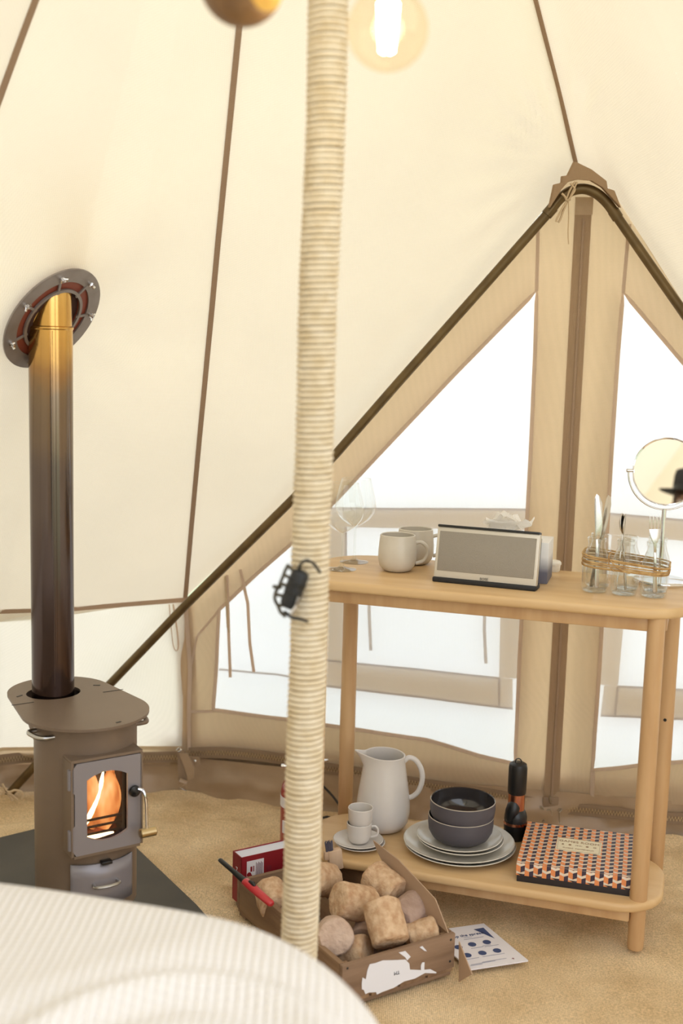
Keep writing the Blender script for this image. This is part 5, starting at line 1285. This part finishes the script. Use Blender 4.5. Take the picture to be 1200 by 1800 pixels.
def blk(u, v):
    k = (u*nO) % nO; i = int(k); t = k-i; e0 = op[i].lerp(op[(i+1) % nO], t)
    if v < .28:   # hanging side
        s = v/.28; q_ = cb.lerp(e0, 1.0+.03*(1-s)); z = .05 + (BZ-.115)*s
        wv2 = .02*noise.noise(Vector((q_.x*6, q_.y*6, z*1.5)))*(1-s*.6)
        dr_ = (e0-cb).normalized(); return V(q_.x, q_.y, z)+dr_*wv2
    s = (v-.28)/.72; rr2 = .075; ctl = (e0-cb).length; dr_ = (e0-cb).normalized()
    if s < .25:
        an = PI/2*s/.25; q_ = e0 - dr_*(rr2*1.4*(1-math.cos(an))); z = BZ-.065+.065*math.sin(an)
    else:
        t2 = (s-.25)/.75; q_ = e0 - dr_*(rr2*1.4) ; q_ = q_.lerp(cb, t2); z = BZ
    z += .010*noise.noise(Vector((q_.x*2.5, q_.y*3.5, 2)))*min(1, s*3)
    dd = dpl(q_, ridge); z += .015*math.exp(-(dd/.022)**2)-.007*math.exp(-((dd-.045)/.02)**2)
    dd = dpl(q_, ridge2); z += .006*math.exp(-(dd/.05)**2)
    return V(q_.x, q_.y, z)
bk = MM().grid(blk, 260, 130, cu=True).build('blanket', BL, loc=V(-.85, 1.12, .0), world=True)
tag(bk, 'cream waffle-knit blanket draped over the bed corner in the foreground', 'blanket')

# ============================================================ THE PHOTOGRAPHER (seen in the mirror)
def skin_fig(name, verts, edges, radii, m_, parent, root=0, sub=2):
    me = bpy.data.meshes.new(name); me.from_pydata([tuple(v) for v in verts], edges, []); me.materials.append(m_)
    o = bpy.data.objects.new(name, me); C.objects.link(o); o.parent = parent; TM[o.name] = TM[parent.name]
    md = o.modifiers.new('skin', 'SKIN'); md.use_smooth_shade = True; md.branch_smoothing = .4
    lay = me.skin_vertices[0] if me.skin_vertices else None
    if lay is None:
        bpy.context.view_layer.objects.active = o; bpy.ops.mesh.customdata_skin_add(); lay = me.skin_vertices[0]
    for i, r in enumerate(radii):
        lay.data[i].radius = r if isinstance(r, tuple) else (r, r); lay.data[i].use_root = (i == root)
    md2 = o.modifiers.new('sub', 'SUBSURF'); md2.levels = sub; md2.render_levels = sub
    return o
SKIN = mat('skin', (206, 158, 132), .5); COAT = mat('dark_coat', (58, 54, 56), .85); TRO = mat('trousers', (70, 76, 92), .85)
HAT = mat('black_felt_hat', (34, 32, 32), .9, bump=.2); HAIR = mat('brown_hair', (74, 54, 40), .7)
pe = thing('person', 'person in a black brimmed hat and dark coat, seen in the mirror', 'person', V(.02, -.20, 0), 0)
# local frame: facing +Y; standing with weight even, shoulders leaning a little forward
S = [V(0, -.16, .80), V(0, -.15, .95), V(0, -.13, 1.12), V(0, -.10, 1.24), V(0, -.06, 1.31), V(0, -.02, 1.37), V(0, .0, 1.43), V(0, -.01, 1.49),   # 0-7 spine to skull
     V(.14, -.11, 1.24), V(.20, -.14, 1.0), V(.20, -.06, .80), V(.20, -.03, .73),      # right arm 8-11
     V(-.14, -.11, 1.24), V(-.20, -.14, 1.0), V(-.20, -.06, .80), V(-.20, -.03, .73),
     V(.09, -.16, .76), V(.10, -.10, .42), V(.10, -.16, .09), V(.10, -.04, .035),
     V(-.09, -.16, .76), V(-.10, -.10, .42), V(-.10, -.16, .09), V(-.10, -.04, .035)]
Ed = [(0, 1), (1, 2), (2, 3), (3, 4), (4, 5), (5, 6), (6, 7), (3, 8), (8, 9), (9, 10), (10, 11), (3, 12), (12, 13), (13, 14), (14, 15), (0, 16), (16, 17), (17, 18), (18, 19), (0, 20), (20, 21), (21, 22), (22, 23)]
Rd = [.11, .105, .115, .09, .045, .055, .078, .072, .055, .042, .032, .028, .055, .042, .032, .028, .085, .058, .038, .032, .085, .058, .038, .032]
# fingers
def fingers(hand, side):
    b = len(S); w0 = S[hand]
    for k, (dx, dy, ln) in enumerate(((-.022, .012, .060), (-.008, .018, .070), (.007, .017, .066), (.021, .010, .052))):
        i = len(S); S.append(w0+V(dx*.4*side, dy, -.045)); S.append(w0+V(dx*.5*side, dy+.006, -.045-ln*.5)); S.append(w0+V(dx*.5*side, dy+.022, -.045-ln))
        Rd.extend([.009, .0085, .007]); Ed.extend([(hand, i), (i, i+1), (i+1, i+2)])
    i = len(S); S.append(w0+V(-.024*side, .02, -.015)); S.append(w0+V(-.030*side, .034, -.045)); Rd.extend([.010, .008]); Ed.extend([(hand, i), (i, i+1)])
fingers(11, 1); fingers(15, -1)
skin_fig('body', S, Ed, Rd, SKIN, pe)
skin_fig('coat', [S[i]+V(0, 0, 0) for i in (0, 1, 2, 3)]+[S[8], S[9], S[10], S[12], S[13], S[14]]+[V(0, -.17, .70)], [(0, 1), (1, 2), (2, 3), (3, 4), (4, 5), (5, 6), (3, 7), (7, 8), (8, 9), (0, 10)],
         [.135, .125, .135, .10, .068, .056, .048, .068, .056, .048, .15], COAT, pe)
skin_fig('trousers', [S[0], S[16], S[17], S[18], S[20], S[21], S[22]], [(0, 1), (1, 2), (2, 3), (0, 4), (4, 5), (5, 6)], [.12, .10, .072, .056, .10, .072, .056], TRO, pe)
for s in (-1, 1):
    MM().lathe([(0, -.012), (.009, -.008), (.012, 0), (.009, .008), (0, .012)], 16, (s*.031, .066, 1.432)).build('eye', mat('eye_white', (235, 230, 225), .2) if 'eye_white' not in bpy.data.materials else bpy.data.materials['eye_white'], pe)
    MM().lathe([(0, 0), (.005, 0), (.004, .002), (0, .003)], 12, (s*.031, .0765, 1.432), rot=Matrix.Rotation(-PI/2, 3, 'X')).build('pupil', DARK, pe)
    MM().tube(smoothpts([V(s*.016, .076, 1.447), V(s*.032, .078, 1.452), V(s*.048, .066, 1.447)], 4), .0032, 8).build('eyebrow', HAIR, pe)
    MM().lathe([(0, -.03), (.010, -.022), (.014, 0), (.013, .018), (0, .028)], 16, (s*.078, -.005, 1.42)).build('ear', SKIN, pe)
MM().tube(smoothpts([V(0, .070, 1.440), V(0, .084, 1.420), V(0, .094, 1.402), V(0, .078, 1.394)], 4), [.007]*9+[.011, .012, .012, .009], 12).build('nose', SKIN, pe)
MM().tube(smoothpts([V(-.024, .064, 1.372), V(0, .074, 1.371), V(.024, .064, 1.372)], 4), .0050, 8).build('mouth', mat('lips', (176, 108, 98), .5), pe)
def hairf(u, v):
    a = 2*PI*u; b = PI*(.18+.44*v); f_ = 1.0
    return V(.086*math.sin(b)*math.cos(a), -.018+.094*math.sin(b)*math.sin(a)*(1 if math.sin(a) < 0 else .72), 1.455+.075*math.cos(b))
MM().grid(hairf, 40, 12, cu=True).build('hair', HAIR, pe, solid=.006)
ht_ = MM()
def brim(u, v):
    a = 2*PI*u; r = .080+.072*v; return V(r*math.cos(a), -.005+r*1.12*math.sin(a), 1.490+.016*abs(math.cos(a))**2*v-.008*v)
ht_.grid(brim, 48, 8, cu=True); ht_.build('hat_brim', HAT, pe, solid=.004)
MM().lathe([(.088, 1.488), (.088, 1.52), (.084, 1.57), (.076, 1.598), (.055, 1.606), (.02, 1.596), (0, 1.594)], 48, (0, -.005, 0)).build('hat_crown', HAT, pe)
MM().lathe([(.0885, 1.492), (.0895, 1.492), (.0885, 1.518), (.0875, 1.518)], 48, (0, -.005, 0)).build('hat_band', DARK, pe)
for s in (-1, 1): MM().tube([V(s*.10, -.20, .045), V(s*.10, -.10, .05), V(s*.10, -.02, .036), V(s*.10, .03, .03)], [.042, .045, .040, .026], 16).build('shoe', DARK, pe)
